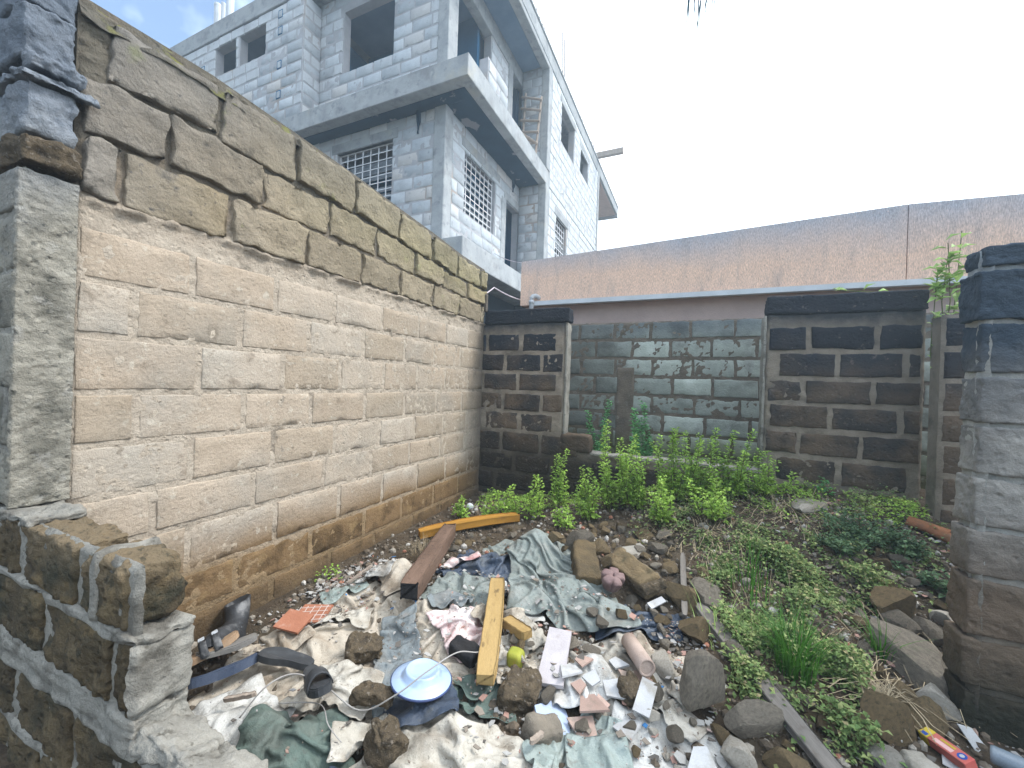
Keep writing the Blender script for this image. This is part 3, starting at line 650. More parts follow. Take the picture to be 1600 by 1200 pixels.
# first floor: window wall, corner column, window and door wall behind the balcony
g1 = rows(ZA, ZB0, 11)
bwall((0, YW, 0), (1, 0, 0), (0, -1, 0), [(-9.5, -7.09, ZA, ZB0), (-7.09, -5.6, ZA, 5.0), (-7.09, -5.6, 6.21, ZB0), (-5.6, -4.58, ZA, ZB0)], g1, 1)
bpart('column', (XW-.24, YW-.02, ZA), (XW+.02, YW+.24, ZB0), 'concrete')
bpart('lintel', (-7.25, YW-.015, 6.21), (-5.45, YW+.15, 6.42), 'concrete')
bwall((XW, 0, 0), (0, 1, 0), (1, 0, 0), [(6.46, 6.95, ZA, ZB0), (6.95, 8.30, ZA, 4.9), (6.95, 8.30, 6.16, ZB0), (8.30, 8.88, ZA, ZB0), (8.88, 9.66, 5.95, ZB0), (9.66, 9.8, ZA, ZB0)], g1, 2)
bpart('lintel', (XW-.15, 6.8, 6.16), (XW+.015, 8.5, 6.36), 'concrete'); bpart('lintel', (XW-.15, 8.75, 5.95), (XW+.016, 9.79, 6.15), 'concrete')
bpart('door_jamb', (XW-.18, 8.62, ZA), (XW+.02, 8.87, 5.95), 'concrete')
bwall((0, 9.62, 0), (1, 0, 0), (0, -1, 0), [(XW, XC-.12, ZA, ZB0)], g1, 3)
# second floor
g2 = rows(ZB, ZC0+.1, 11)
bwall((0, YW, 0), (1, 0, 0), (0, -1, 0), [(-7.75, -7.03, ZB, ZC0+.1), (-7.03, -5.66, ZB, 7.89), (-7.03, -5.66, 9.23, ZC0+.1), (-5.66, -4.56, ZB, ZC0+.1)], g2, 4)
bpart('column', (XW-.22, YW-.02, ZB), (XW+.02, YW+.30, ZC0+.1), 'concrete')
bpart('beam', (XW-.2, YW+.30, 9.22), (XW+.01, 9.62, ZC0+.1), 'concrete')
bpart('column', (XW-.2, 8.8, ZB), (XW+.012, 9.05, 9.22), 'concrete')
bwall((XW, 0, 0), (0, 1, 0), (1, 0, 0), [(7.9, 8.8, ZB, 9.22)], g2, 12)
bwall((0, 9.62, 0), (1, 0, 0), (0, -1, 0), [(XW, XC-.12, ZB, ZC0+.1)], g2, 5)
bwall((XC-.03, 0, 0), (0, 1, 0), (1, 0, 0), [(6.5, 7.35, ZB, 7.47)], [ZB, ZB+.235, ZB+.47], 13)
# left block of the second floor standing at the slab edge
LB = 5.78
bwall((0, LB, 0), (1, 0, 0), (0, -1, 0), [(-13.4, -10.77, ZB, ZC0), (-10.77, -8.92, ZB, 8.61), (-10.77, -8.92, 9.28, ZC0), (-9.98, -9.85, 8.61, 9.28), (-8.92, -7.68, ZB, ZC0)], rows(ZB, ZC0, 11), 6)
bwall((-7.68, 0, 0), (0, 1, 0), (1, 0, 0), [(LB, YW, ZB, ZC0)], rows(ZB, ZC0, 11), 7)
for x, z in ((-8.42, 9.30), (-8.42, 8.94), (-8.42, 7.55), (-8.42, 8.2), (-11.25, 8.9)):
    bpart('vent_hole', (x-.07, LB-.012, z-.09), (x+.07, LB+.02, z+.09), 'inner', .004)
    bpart('vent_block', (x-.045, LB-.018, z-.075), (x+.055, LB+.02, z+.065), 'bblock', .006)
bpart('parapet', (-13.4, 7.4, ZC), (-8.2, 7.6, ZC+1.1), 'bblock')
bpart('roof_beam', (-13.45, LB-.03, ZC0), (-7.66, LB+.2, ZC0+.1), 'concrete')
# right wing
gA = rows(ZA, ZB0, 11); gB = rows(ZB0+.38, ZC0+.1, 11)
bwall((XC, 0, 0), (0, 1, 0), (1, 0, 0), [(9.85, 10.5, 2.6, ZB0), (10.5, 11.5, 2.6, 4.85), (10.5, 11.5, 6.1, ZB0), (11.5, 15.4, 2.6, ZB0)], rows(ZA-1.2, ZB0, 16), 8)
bwall((XC, 0, 0), (0, 1, 0), (1, 0, 0), [(9.85, 10.7, ZB0, ZC0+.1), (10.7, 12.0, ZB0, 8.3), (10.7, 12.0, 9.3, ZC0+.1), (12.0, 12.75, ZB0, ZC0+.1), (12.75, 13.75, ZB0, 8.4), (12.75, 13.75, 9.2, ZC0+.1), (13.75, 15.4, ZB0, ZC0+.1)], rows(ZB0, ZC0+.1, 13), 9)
bpart('column', (XC-.2, 9.60, ZA), (XC+.012, 9.84, ZB0), 'concrete'); bpart('column', (XC-.2, 9.60, ZB), (XC+.012, 9.84, ZC0+.1), 'concrete')
bpart('column', (XC-.2, 15.2, 0), (XC+.03, 15.42, ZC0+.1), 'concrete')
bpart('lintel', (XC-.15, 10.35, 6.1), (XC+.016, 11.65, 6.3), 'concrete')
bpart('lintel', (XC-.15, 10.55, 9.3), (XC+.016, 12.15, 9.5), 'concrete'); bpart('lintel', (XC-.15, 12.6, 9.2), (XC+.016, 13.9, 9.4), 'concrete')
bpart('roof_kerb', (XC-.1, 5.9, ZC), (XC+.05, 19.5, ZC+.06), 'concrete')
bpart('canopy_rib', (XC-.9, 19.3, ZC0), (XC+.02, 19.5, ZC0+.12), 'concrete')
bpart('canopy_underside', (-6, 15.42, ZC0+.08), (XC-.06, 19.3, ZC0+.097), 'pink2', .002)
# ground storey (dark, open), inner walls
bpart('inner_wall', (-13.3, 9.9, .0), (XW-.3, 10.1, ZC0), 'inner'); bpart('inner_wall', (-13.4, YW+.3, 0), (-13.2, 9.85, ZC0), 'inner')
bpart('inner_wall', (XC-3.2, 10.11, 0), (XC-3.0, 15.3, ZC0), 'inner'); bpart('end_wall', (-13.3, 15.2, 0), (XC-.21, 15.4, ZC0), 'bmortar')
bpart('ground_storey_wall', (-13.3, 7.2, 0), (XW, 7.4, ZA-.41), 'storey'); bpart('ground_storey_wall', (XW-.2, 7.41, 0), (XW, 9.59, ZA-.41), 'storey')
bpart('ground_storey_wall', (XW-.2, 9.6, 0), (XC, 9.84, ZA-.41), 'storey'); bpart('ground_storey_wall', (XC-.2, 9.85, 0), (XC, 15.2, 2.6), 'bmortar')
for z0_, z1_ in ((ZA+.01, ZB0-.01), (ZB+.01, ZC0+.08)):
    bpart('partition', (-7.8, 7.7, z0_), (XW-.25, 7.8, z1_), 'inner'); bpart('partition', (-4.9, 7.81, z0_), (-4.8, 9.88, z1_), 'inner')  # partitions added close behind the openings so they look deep blue
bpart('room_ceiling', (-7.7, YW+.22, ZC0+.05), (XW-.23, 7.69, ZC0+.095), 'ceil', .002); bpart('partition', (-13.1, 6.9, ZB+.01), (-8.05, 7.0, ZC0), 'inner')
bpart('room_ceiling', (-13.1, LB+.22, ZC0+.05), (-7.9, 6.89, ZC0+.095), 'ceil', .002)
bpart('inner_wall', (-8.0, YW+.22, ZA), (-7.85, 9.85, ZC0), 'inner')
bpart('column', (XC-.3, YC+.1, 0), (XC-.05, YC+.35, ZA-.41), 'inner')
# steel window grilles with louvres behind
def grille(P0, U, w_, h_, nb, nh, gap=None):
    P0 = Vector(P0); U = Vector(U); Nn = Vector((0, -1, 0)) if abs(U.x) > .5 else Vector((1, 0, 0))
    root = MB(); 
    def bar(u0, u1, z0, z1, m, n0=-.10, t=.012):
        a = P0+U*u0+Nn*n0; b = P0+U*u1+Nn*(n0+t); lo = [min(a[i], b[i]) for i in range(3)]; hi = [max(a[i], b[i]) for i in range(3)]
        lo[2], hi[2] = P0.z+z0, P0.z+z1; m.box(lo, hi)
    fr = root; t = .022
    bar(0, w_, 0, t, fr); bar(0, w_, h_-t, h_, fr); bar(0, t, t, h_-t, fr); bar(w_-t, w_, t, h_-t, fr)
    win = fr.build('window', M['white_metal'], ub, loc=-ub.location)
    for i in range(1, nb):
        b = MB(); u = w_*i/nb; bar(u-.011, u+.011, t, h_-t, b, -.099, .010); b.build('grille_bar', M['white_metal'], win)
    for j in range(1, nh):
        b = MB(); z = h_*j/nh; bar(t, w_-t, z-.009, z+.009, b, -.090, .008); b.build('grille_bar', M['white_metal'], win)
    n = 9
    for j in range(n):
        if j in (3, 7): continue
        z = h_*(j+.1)/n; b = MB()
        a0 = P0+U*.03+Nn*-.14+Vector((0, 0, z)); a1 = P0+U*(w_-.03)+Nn*-.14+Vector((0, 0, z)); dz = Vector((0, 0, h_/n*.95))
        q = [a0, a1, a1+dz-Nn*.05, a0+dz-Nn*.05]; b.add(q+[p-Nn*.006 for p in q], [(0,1,2,3),(7,6,5,4),(0,4,5,1),(1,5,6,2),(2,6,7,3),(3,7,4,0)])
        b.build('glass_louvre', M['glass'], win)
grille((-7.09, YW, 5.0), (1, 0, 0), 1.49, 1.21, 7, 8)
grille((XW, 6.95, 4.9), (0, 1, 0), 1.35, 1.26, 7, 9)
grille((XC, 10.5, 4.85), (0, 1, 0), 1.0, 1.25, 5, 8)
# exposed bars on the roof edge
for y, h_ in ((8.9, .5), (9.1, .42), (9.25, .55), (9.4, .6), (9.5, .5), (11.0, 1.6), (11.15, 1.5), (14.6, 1.7), (14.8, 1.6), (13.1, .6), (13.3, .5)):
    MB().tube([(XC-.1, y, ZC), (XC-.1+rnd.uniform(-.05, .05), y+rnd.uniform(-.05, .05), ZC+h_)], .012 if h_ < 1 else .018, 5).build('rebar', M['steel'], ub, loc=-ub.location)
MB().bbox((XC-.1, 15.0, ZC+.10), (XC+.95, 15.16, ZC+.30), .01).build('roof_timber', M['timber'], ub, loc=-ub.location)
# peeled drip of tar hanging below the slab
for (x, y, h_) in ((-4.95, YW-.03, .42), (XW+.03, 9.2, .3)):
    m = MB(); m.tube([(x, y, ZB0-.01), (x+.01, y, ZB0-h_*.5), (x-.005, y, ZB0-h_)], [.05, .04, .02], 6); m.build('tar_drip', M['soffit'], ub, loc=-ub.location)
SK.sort(key=lambda q: -q[6])
for q in SK[:290]: put_block(*q[:6], 0.)
mb = MB()
for (root, c, args, U, Nn, mm, s) in SK[290:]:
    vs, fs = block_face(*args, U, Nn); mb.add([v+c-root.location for v in vs], fs)
o = mb.build('block', M['bblock'], ub, smooth=False); o['kind'] = 'stuff'
# ladder on the upper balcony
ld = empty('ladder', (-3.95, 9.4, ZB), 'rough timber ladder leaning on the upper balcony end wall', 'ladder')
A0, A1, B0, B1 = Vector((-4.16, 9.25, ZB)), Vector((-4.2, 9.52, 8.95)), Vector((-3.78, 9.25, ZB)), Vector((-3.76, 9.52, 8.75))
for a, b in ((A0, A1), (B0, B1)): MB().tube([a, b], .035, 4).build('rail', M['timber'], ld, loc=-ld.location)
for k in range(6):
    t = .1+k*.165; MB().tube([A0.lerp(A1, t)+Vector((-.08, -.05, .03)), B0.lerp(B1, t)+Vector((.05, -.05, 0))], .034, 4).build('rung', M['timber'], ld, loc=-ld.location)
m = MB()
for k in range(3): m.tube([(XC-.10, 8.0+k*.12, ZB+.03), (XC+.05, 8.6+k*.1, ZB+.10+k*.03)], .03, 4)
tag(m.build('timber_offcuts', M['timber']), 'pale timber offcuts lying on the balcony slab edge', 'timber')
# rooftop pipes
for k, (x, h_, r_) in enumerate(((-10.95, .55, .075), (-10.72, .5, .045), (-10.45, .62, .08))):
    m = MB().tube([(x, 5.9, ZC), (x, 5.9, ZC+h_)], r_, 10); m.tube([(x, 5.9, ZC+h_-.05), (x, 5.9, ZC+h_+.01)], r_*1.08, 10)
    tag(m.build('vent_pipe', M['zinc'], smooth=False), 'stubby pale roof pipe standing above the unfinished building parapet', 'pipe', 'pipes on the unfinished roof')
# cables
def cable(pts, r, label, m='cable'):
    P = [Vector(p) for p in pts]; out = []
    for i in range(len(P)-1):
        for k in range(8): t = k/8; out.append(P[i].lerp(P[i+1], t)-Vector((0, 0, .06*math.sin(math.pi*t)*(P[i+1]-P[i]).length*.3)))
    out.append(P[-1]); return tag(MB().tube(out, r, 5).build('cable', M[m]), label, 'cable')
cable([(-2.40, 4.36, 2.53), (-2.36, 4.55, 2.66), (-2.44, 5.60, 2.72)], .009, 'pale cable looping from wall end to the pink parapet')
cable([(-3.6, 6.9, 3.95), (-2.42, 5.62, 3.28)], .006, 'thin service wire strung from balcony slab to parapet corner')
vs, fs = rock_box(.05, .05, .22, 5, 3, .018, .004)
tag(mesh_obj('cable_clip', vs, fs, M['tan_mortar'], loc=(-2.375, 4.37, 2.43), smooth=True), 'cream bracket fixed on the wall end below the pale cable', 'bracket')

# ------------------------------------------------------------------ things lying in the yard
def xform(vs, loc, rz=0., rx=0., ry=0.):
    m = Matrix.Rotation(rz, 3, 'Z') @ Matrix.Rotation(ry, 3, 'Y') @ Matrix.Rotation(rx, 3, 'X')
    return [m @ Vector(v)+Vector(loc) for v in vs]
def slope_rot(x, y, e=.12):
    nx_ = -(gz(x+e, y)-gz(x-e, y))/(2*e); ny_ = -(gz(x, y+e)-gz(x, y-e))/(2*e)
    return Vector((0, 0, 1)).rotation_difference(Vector((nx_, ny_, 1)).normalized())
def place(o, x, y, dz=0., rz=0., tilt=None, follow=True):
    from mathutils import Quaternion
    q = Quaternion((0, 0, 1), rz)
    if tilt: q = q @ Quaternion((1, 0, 0), tilt[0]) @ Quaternion((0, 1, 0), tilt[1])
    if follow: q = slope_rot(x, y) @ q
    o.rotation_mode = 'QUATERNION'; o.rotation_quaternion = q; o.location = (x, y, max(gz(x, y), float(top_at(x, y)))+(max(.006, dz-.09) if dz > .055 else dz)); return o

# ---- sheets of cloth and plastic, draped by a small cloth solver over the ground and over each other
HX0, HY0, HC = -2.6, .6, .02
HNX, HNY = 240, 200
HT = np.array([[gz(HX0+i*HC, HY0+j*HC) for i in range(HNX)] for j in range(HNY)])      # height of whatever lies on top
for _j in range(HNY):                                                        # hidden rubble under the sheets
    for _i in range(HNX):
        _x, _y = HX0+_i*HC, HY0+_j*HC
        _k = _ss(-2.35, -2.1, _x)*(1-_ss(-.1, .25, _x))*(1-_ss(2.3, 2.6, _y))*_ss(.76, .9, _y)
        if _k > 0: HT[_j, _i] += _k*max(0, .075*fbm(_x*4.6, _y*4.6, 9.1, 2))
def top_at(x, y):
    u = np.clip((np.asarray(x)-HX0)/HC, 0, HNX-1.001); v = np.clip((np.asarray(y)-HY0)/HC, 0, HNY-1.001)
    i = u.astype(int); j = v.astype(int); fu = u-i; fv = v-j
    return HT[j, i]*(1-fu)*(1-fv)+HT[j, i+1]*fu*(1-fv)+HT[j+1, i]*(1-fu)*fv+HT[j+1, i+1]*fu*fv
def sheet(name, label, cat, C4, m, ex=(.2, .2), seed=0, bump=(), cell=.020, lift=.05, steps=140, stiff=.14, group=None, thick=.0018):
    """C4: four corners on the ground; ex: surplus cloth along both directions, which buckles into folds"""
    A, B, Cc, D = [np.array(c, float) for c in C4]
    nu = max(6, int(max(np.linalg.norm(B-A), np.linalg.norm(Cc-D))*(1+ex[0])/cell)); nv = max(6, int(max(np.linalg.norm(D-A), np.linalg.norm(Cc-B))*(1+ex[1])/cell))
    u = np.linspace(0, 1, nu+1)[None, :, None]; v = np.linspace(0, 1, nv+1)[:, None, None]
    XY = A*(1-u)*(1-v)+B*u*(1-v)+Cc*u*v+D*(1-u)*v
    rg = np.random.RandomState(seed+5)
    XY = XY+np.array([[[.016*noise.noise((x*6, y*6, seed)), .016*noise.noise((x*6, y*6, seed+7))] for x, y in r] for r in XY])
    def ground(P):
        h = top_at(P[..., 0], P[..., 1])
        for bx_, by_, bh, br in bump: h = h+bh*np.exp(-1.5*((P[..., 0]-bx_)**2+(P[..., 1]-by_)**2)/br**2)
        return h+.006
    X = np.zeros((nv+1, nu+1, 3)); X[..., :2] = XY
    wob = np.array([[fbm(x*5+seed, y*5, seed*1.3, 3) for x, y in r] for r in XY])
    X[..., 2] = ground(X)+lift*(1+1.3*wob)+rg.uniform(-.004, .004, wob.shape)
    def ln(a_, b_): return np.linalg.norm(a_-b_, axis=-1)
    flat = X.copy(); flat[..., 2] = 0
    lu = ln(flat[:, 1:], flat[:, :-1])*(1+ex[0]); lv = ln(flat[1:], flat[:-1])*(1+ex[1])
    d1 = np.sqrt(lu[:-1]**2+lv[:, :-1]**2); V_ = np.zeros_like(X); prev = X.copy()
    def con(a_, b_, rest, k, push=1.):
        d = b_-a_; l_ = np.linalg.norm(d, axis=-1)+1e-9; c = (l_-rest)/l_
        if push < 1: c = np.where(c < 0, c*push, c)
        d *= (.5*k*c)[..., None]; a_ += d; b_ -= d
    def line(S, rest, k, ax, st, push=1.):
        """constraints between neighbours st apart along axis ax, coloured so that slices never overlap"""
        n = S.shape[ax]
        for o_ in range(2*st):
            if o_ >= n-st: break
            ia = [i for i in range(n-st) if (i//st) % 2 == (o_ // st) and i % st == o_ % st]
            if not ia: continue
            ia = np.array(ia)
            if ax == 1:
                p, q = S[:, ia], S[:, ia+st]; con(p, q, rest[:, ia], k, push); S[:, ia] = p; S[:, ia+st] = q
            else:
                p, q = S[ia], S[ia+st]; con(p, q, rest[ia], k, push); S[ia] = p; S[ia+st] = q
    bu = lu[:, 1:]+lu[:, :-1]; bv = lv[1:]+lv[:-1]
    for it in range(steps):
        X2 = X+(X-prev)*.90; X2[..., 2] -= .0007; prev = X.copy(); X = X2
        for _ in range(3):
            line(X, lu, 1., 1, 1); line(X, lv, 1., 0, 1)
            for o_ in (0, 1):
                p, q = X[o_:-1:2, :-1], X[o_+1::2, 1:]; con(p, q, d1[o_::2], .35)
                p, q = X[o_:-1:2, 1:], X[o_+1::2, :-1]; con(p, q, d1[o_::2], .35)
            line(X, bu, stiff, 1, 2); line(X, bv, stiff, 0, 2)
            g = ground(X); hit = X[..., 2] < g; X[..., 2] = np.maximum(X[..., 2], g)
            X[..., :2] = np.where(hit[..., None], prev[..., :2]+.06*(X[..., :2]-prev[..., :2]), X[..., :2])
    cx, cy = X[..., 0].mean(), X[..., 1].mean(); cz = float(top_at(cx, cy))
    vs = (X-np.array((cx, cy, cz))).reshape(-1, 3); W_ = nu+1
    fs = [(j*W_+i, j*W_+i+1, (j+1)*W_+i+1, (j+1)*W_+i) for j in range(nv) for i in range(nu)]
    o = mesh_obj(name, vs, fs, M[m], loc=(cx, cy, cz), smooth=True)
    ss = o.modifiers.new('smooth', 'SUBSURF'); ss.levels = 1; ss.render_levels = 1
    sm = o.modifiers.new('thickness', 'SOLIDIFY'); sm.thickness = thick; sm.offset = 1
    P = X.reshape(-1, 3)                                                     # what lies later rests on this one
    ii = np.clip(((P[:, 0]-HX0)/HC).round().astype(int), 1, HNX-2); jj = np.clip(((P[:, 1]-HY0)/HC).round().astype(int), 1, HNY-2)
    for di in (-1, 0, 1):
        for dj in (-1, 0, 1): np.maximum.at(HT, (jj+dj, ii+di), P[:, 2]+.004-.006*(abs(di)+abs(dj)))
    return tag(o, label, cat, group)
def rag(label, m_, cx_, cy_, a_, b_, rz_, seed, ex=(.5, .4), name='rag', cat='rag', bump=()):
    c, s_ = math.cos(rz_), math.sin(rz_)
    return sheet(name, label, cat, [(cx_+x*c-y*s_, cy_+x*s_+y*c) for x, y in ((-a_, -b_), (a_, -b_*.8), (a_*.9, b_), (-a_*.8, b_*.9))], m_, ex, seed, bump, .018, .04, 110)
sheet('canvas_sheet', 'large crumpled cream canvas under the sandals and plate', 'cloth', [(-1.97, 1.0), (-.93, 1.42), (-1.0, 2.12), (-2.05, 2.10)], 'cream', (.30, .24), 1,
      ((-1.3, 1.95, .07, .22), (-1.75, 1.55, .05, .2), (-1.5, 1.35, .04, .15), (-1.1, 1.65, .05, .15)))
sheet('sack', 'puffed dirty cream sack beside the charred beam', 'sack', [(-1.70, 1.98), (-1.62, 2.22), (-1.93, 2.50), (-2.05, 2.22)], 'cream', (.25, .25), 2, ((-1.84, 2.24, .15, .15),))
sheet('canvas_sheet', 'flattened pale canvas under the grey tile slab and cardboard tube', 'cloth', [(-.82, 2.05), (-.56, 1.74), (.0, 1.86), (-.18, 2.27)], 'cream2', (.25, .3), 14)
sheet('cloth', 'flat soiled white sheet between sandals and broken wall', 'cloth', [(-1.95, .90), (-1.40, .84), (-1.52, 1.17), (-1.84, 1.24)], 'whitec', (.14, .16), 5, ((-1.65, 1.05, .05, .2),))
sheet('plastic_sheet', 'stiff soiled white sheet spread beside the long grey plank', 'plastic sheet', [(-.28, 1.84), (-.24, 1.12), (.33, 1.40), (.17, 1.90)], 'whitec', (.08, .10), 13)
sheet('cloth', 'folded blue grey cloth lying on the cream canvas', 'cloth', [(-1.20, 1.33), (-1.10, 1.54), (-1.44, 1.91), (-1.61, 1.83)], 'greyc', (.2, .3), 3)
sheet('cloth', 'dark green gathered cloth beside the broken wall steps', 'cloth', [(-1.58, 1.05), (-1.42, .80), (-.93, .92), (-1.28, 1.23)], 'green', (.55, .30), 4, ((-1.35, 1.05, .10, .2),))
sheet('tarpaulin', 'long rolled dirty cream tarpaulin in front of the blue plate', 'tarpaulin', [(-1.14, .98), (-.42, .86), (-.33, 1.42), (-.95, 1.50)], 'cream2', (.20, .50), 6, ((-.85, 1.32, .09, .18), (-.6, 1.25, .05, .2)))
sheet('plastic_sheet', 'crumpled dark navy plastic between charred beam and grey tarpaulin', 'plastic sheet', [(-1.66, 2.48), (-1.10, 2.34), (-1.02, 2.74), (-1.60, 2.82)], 'navy', (.5, .45), 9, ((-1.3, 2.7, .06, .2),))
sheet('tarpaulin', 'small olive grey tarpaulin scrap beneath the navy plastic', 'tarpaulin', [(-1.52, 2.10), (-1.12, 2.12), (-1.16, 2.42), (-1.54, 2.40)], 'tarp', (.4, .35), 10)
sheet('sack', 'whitish cement sack wedged beside the grey green tarpaulin', 'sack', [(-1.07, 2.42), (-.92, 2.10), (-.76, 2.18), (-.98, 2.58)], 'whitec', (.25, .2), 15, ((-.93, 2.32, .09, .13),))
sheet('plastic_sheet', 'navy blue plastic sheet tucked under the grey green tarpaulin edge', 'plastic sheet', [(-.48, 2.18), (-.04, 2.40), (.04, 2.60), (-.34, 2.48)], 'navy', (.15, .25), 8)
sheet('tarpaulin', 'grey green tarpaulin draped in heavy folds over the rubble mound', 'tarpaulin', [(-1.32, 3.02), (-.92, 2.22), (-.24, 2.28), (-.92, 3.12)], 'tarp', (.32, .55), 7,
      ((-1.08, 2.92, .22, .2), (-.72, 2.5, .10, .18), (-.5, 2.36, .06, .14)), .022, .07, 150)
sheet('plastic_film', 'sea green folded plastic film among broken tiles', 'plastic film', [(-.52, 1.44), (-.34, 1.08), (-.22, 1.74), (-.38, 1.74)], 'clear', (.40, .2), 12)
rag('grey green cloth scrap behind the rolled cream tarpaulin', 'green', -.84, 1.55, .17, .08, .55, 11, (.35, .3), 'cloth', 'cloth')
rag('torn pink and white plastic wrapper beside the upright yellow plank', 'pinkc', -1.10, 1.91, .16, .12, -.5, 16, (.6, .6), 'wrapper', 'wrapper')
rag('pale cream rag beneath the black rubber slide', 'cream2', -1.42, 1.32, .17, .10, .2, 17)
rag('small teal rag near the foot of the tan wall', 'clear', -2.03, 1.94, .13, .07, 1.2, 18, (.25, .25))
rag('dark blue rag tucked under the upturned plate', 'navy', -1.02, 1.38, .15, .09, .5, 19, (.3, .3))
for i, q in enumerate((
    ('dark navy piece added as a shaded gap at the near edge of the tarpaulin', 'navy', -1.0, 1.00, .11, .07, .3), ('small olive rag against the pebbly concrete lump', 'green', -.86, 1.66, .10, .06, 1.),  # first piece added to read as a dark gap between the sheets
    ('cream rag bunched beside the gathered green cloth', 'cream2', -1.14, 1.20, .10, .07, .9),
    ('lilac rag knotted beside the charred beam', 'pinkc', -1.56, 2.62, .11, .06, .4), ('grey scrap of tarpaulin near the orange plank', 'tarp', -1.42, 3.02, .12, .08, 1.2),
    ('brown stained sheet end beside the upright boulder', 'cream2', -.06, 1.92, .14, .07, -.6), ('pale sheet fold under the pinkish tiles', 'whitec', -.47, 1.86, .16, .09, .5),
    ('dirty cream scrap half buried behind the yellow plank', 'cream', -.98, 2.08, .13, .07, .2), ('pale rag pressed into soil below the white sack', 'cream2', -.82, 1.98, .14, .08, 1.1),
    ('brownish rag between the grey slab and fruit', 'cream', -.70, 1.80, .12, .06, .7), ('grey green scrap beside the stiff white sheet', 'clear', -.30, 1.56, .10, .06, .3),
    ('torn cream strip by the upright boulder', 'cream2', .04, 2.06, .13, .05, .9),
    ('stained rag edge beside the cardboard tube', 'cream', -.12, 2.18, .12, .06, .1), ('dusty blue grey scrap under the olive tarpaulin', 'greyc', -1.32, 2.08, .12, .07, 1.3),
    ('crumpled cream scrap beside the terracotta tiles', 'cream2', -1.80, 1.72, .13, .08, .5), ('thin white scrap near the teal rag', 'whitec', -1.94, 2.12, .10, .06, .2),
    ('stained cream flap lying under the boot', 'cream', -1.98, 1.42, .16, .09, .9))):
    rag(*q, 40+i)

# ---- timber
def plank(name, label, p0, p1, w_, t, m, dz=.06, bow=0., end=None, dz1=None):
    a = Vector((*p0, float(top_at(*p0))+max(.0, dz-.07))); b = Vector((*p1, float(top_at(*p1))+max(.0, (dz if dz1 is None else dz1)-.07))); L_ = (b-a).length; n = 12
    vs = []; fs = []
    for i in range(n+1):
        y = L_*(i/n-.5); k = i/n
        ww = w_*(.5+.04*noise.noise((k*4, L_, 2))); zz = bow*(1-(2*k-1)**2)
        e = .006 if i in (0, n) else 0
        for (sx_, sz_) in ((-1, 0), (1, 0), (1, 1), (-1, 1)):
            for q in (0, 1):
                cx_, cz_ = ((sx_*(ww-e), (t*.12 if sz_ == 0 else t*.88)), (sx_*(ww*.93-e), t*sz_))[q if sx_*(.5-sz_) > 0 else 1-q]
                vs.append((cx_+bow*.6*(1-(2*k-1)**2)+.003*noise.noise((k*9, sx_, sz_)), y, cz_+zz+.003*noise.noise((k*7, cx_*9, 5))))
    for i in range(n):
        for k in range(8): fs.append((i*8+k, i*8+(k+1) % 8, (i+1)*8+(k+1) % 8, (i+1)*8+k))
    fs.append(tuple(range(8))[::-1]); fs.append(tuple(n*8+k for k in range(8)))
    mi = [0]*len(fs)
    if end: mi[-2] = 1
    me = mesh_obj(name, vs, fs, M[m], mats=[M[end]] if end else None, mi=mi)
    d = (b-a).normalized(); rz_ = math.atan2(-d.x, d.y); me.rotation_euler = (math.asin(d.z), 0, rz_); me.location = (a+b)/2
    return tag(me, label, 'plank')
plank('timber_beam', 'squared brown timber beam with one charred black end', (-1.50, 1.93), (-1.93, 3.03), .12, .11, 'wood_b', .10, end='char', dz1=.08)
plank('yellow_plank', 'short thick yellow plank among the broken tiles', (-.81, 1.60), (-1.10, 2.30), .095, .06, 'wood_y', .11, .01, dz1=.12)
plank('yellow_plank', 'bowed orange yellow plank lying before the weeds', (-2.16, 2.90), (-1.53, 3.62), .10, .07, 'wood_o', .05, .03)
plank('long_plank', 'long weathered grey plank slanting across the green weeds', (.06, 2.70), (.56, 1.80), .085, .035, 'wood_g', .045)
plank('stick', 'thin bleached stick resting on the brown stones', (-.04, 3.12), (-.01, 2.52), .035, .02, 'wood_g', .10)
plank('wood_offcut', 'short wedge of brown wood beside the white sack', (-.93, 2.07), (-.76, 1.99), .07, .05, 'wood_y', .07)
for i, (a, b) in enumerate((((-2.13, 1.72), (-2.2, 2.0)), ((-2.06, 2.0), (-2.0, 2.16)), ((-1.75, 1.05), (-1.62, 1.1)), ((-.52, 1.42), (-.5, 1.5)))):
    plank('twig', ['split twig lying along the foot of the tan wall', 'pale twig on the teal rag', 'bamboo splinter on the soiled white sheet', 'yellow splinter on the cream tarpaulin'][i], a, b, .02, .016, 'timber', .10 if i > 1 else .07)

# ---- plate, fruit, pouch
def lathe(prof, n=40):
    vs = []; fs = []
    for r_, z in prof:
        for k in range(n): a = 2*math.pi*k/n; vs.append((r_*math.cos(a), r_*math.sin(a), z))
    for i in range(len(prof)-1):
        for k in range(n): fs.append((i*n+k, i*n+(k+1) % n, (i+1)*n+(k+1) % n, (i+1)*n+k))
    return vs, fs
pt = empty('plate', (0, 0, 0), 'upturned pale blue enamel plate on the grey cloth', 'plate')
vs, fs = lathe([(.122, .004), (.126, 0), (.131, .004), (.128, .008), (.095, .018), (.082, .024), (.076, .044), (.070, .050), (.064, .050), (.060, .046), (.03, .046), (.001, .046)])
mesh_obj('dish', vs, fs, M['plate'], pt, smooth=True)
vs, fs = lathe([(.127, -.001), (.1325, .001), (.1335, .004), (.1315, .0075), (.128, .0085)]); mesh_obj('rim', vs, fs, M['navy_rim'], pt, smooth=True)
place(pt, -1.045, 1.45, .135, 0, (-.08, .06), False)
vs, fs = rock_box(.08, .075, .085, 3, 5, .036, .004)
fr = mesh_obj('fruit', vs, fs, M['fruit'], smooth=True); place(tag(fr, 'yellow green fruit lying on the pebbly concrete', 'fruit'), -.77, 1.85, .11)
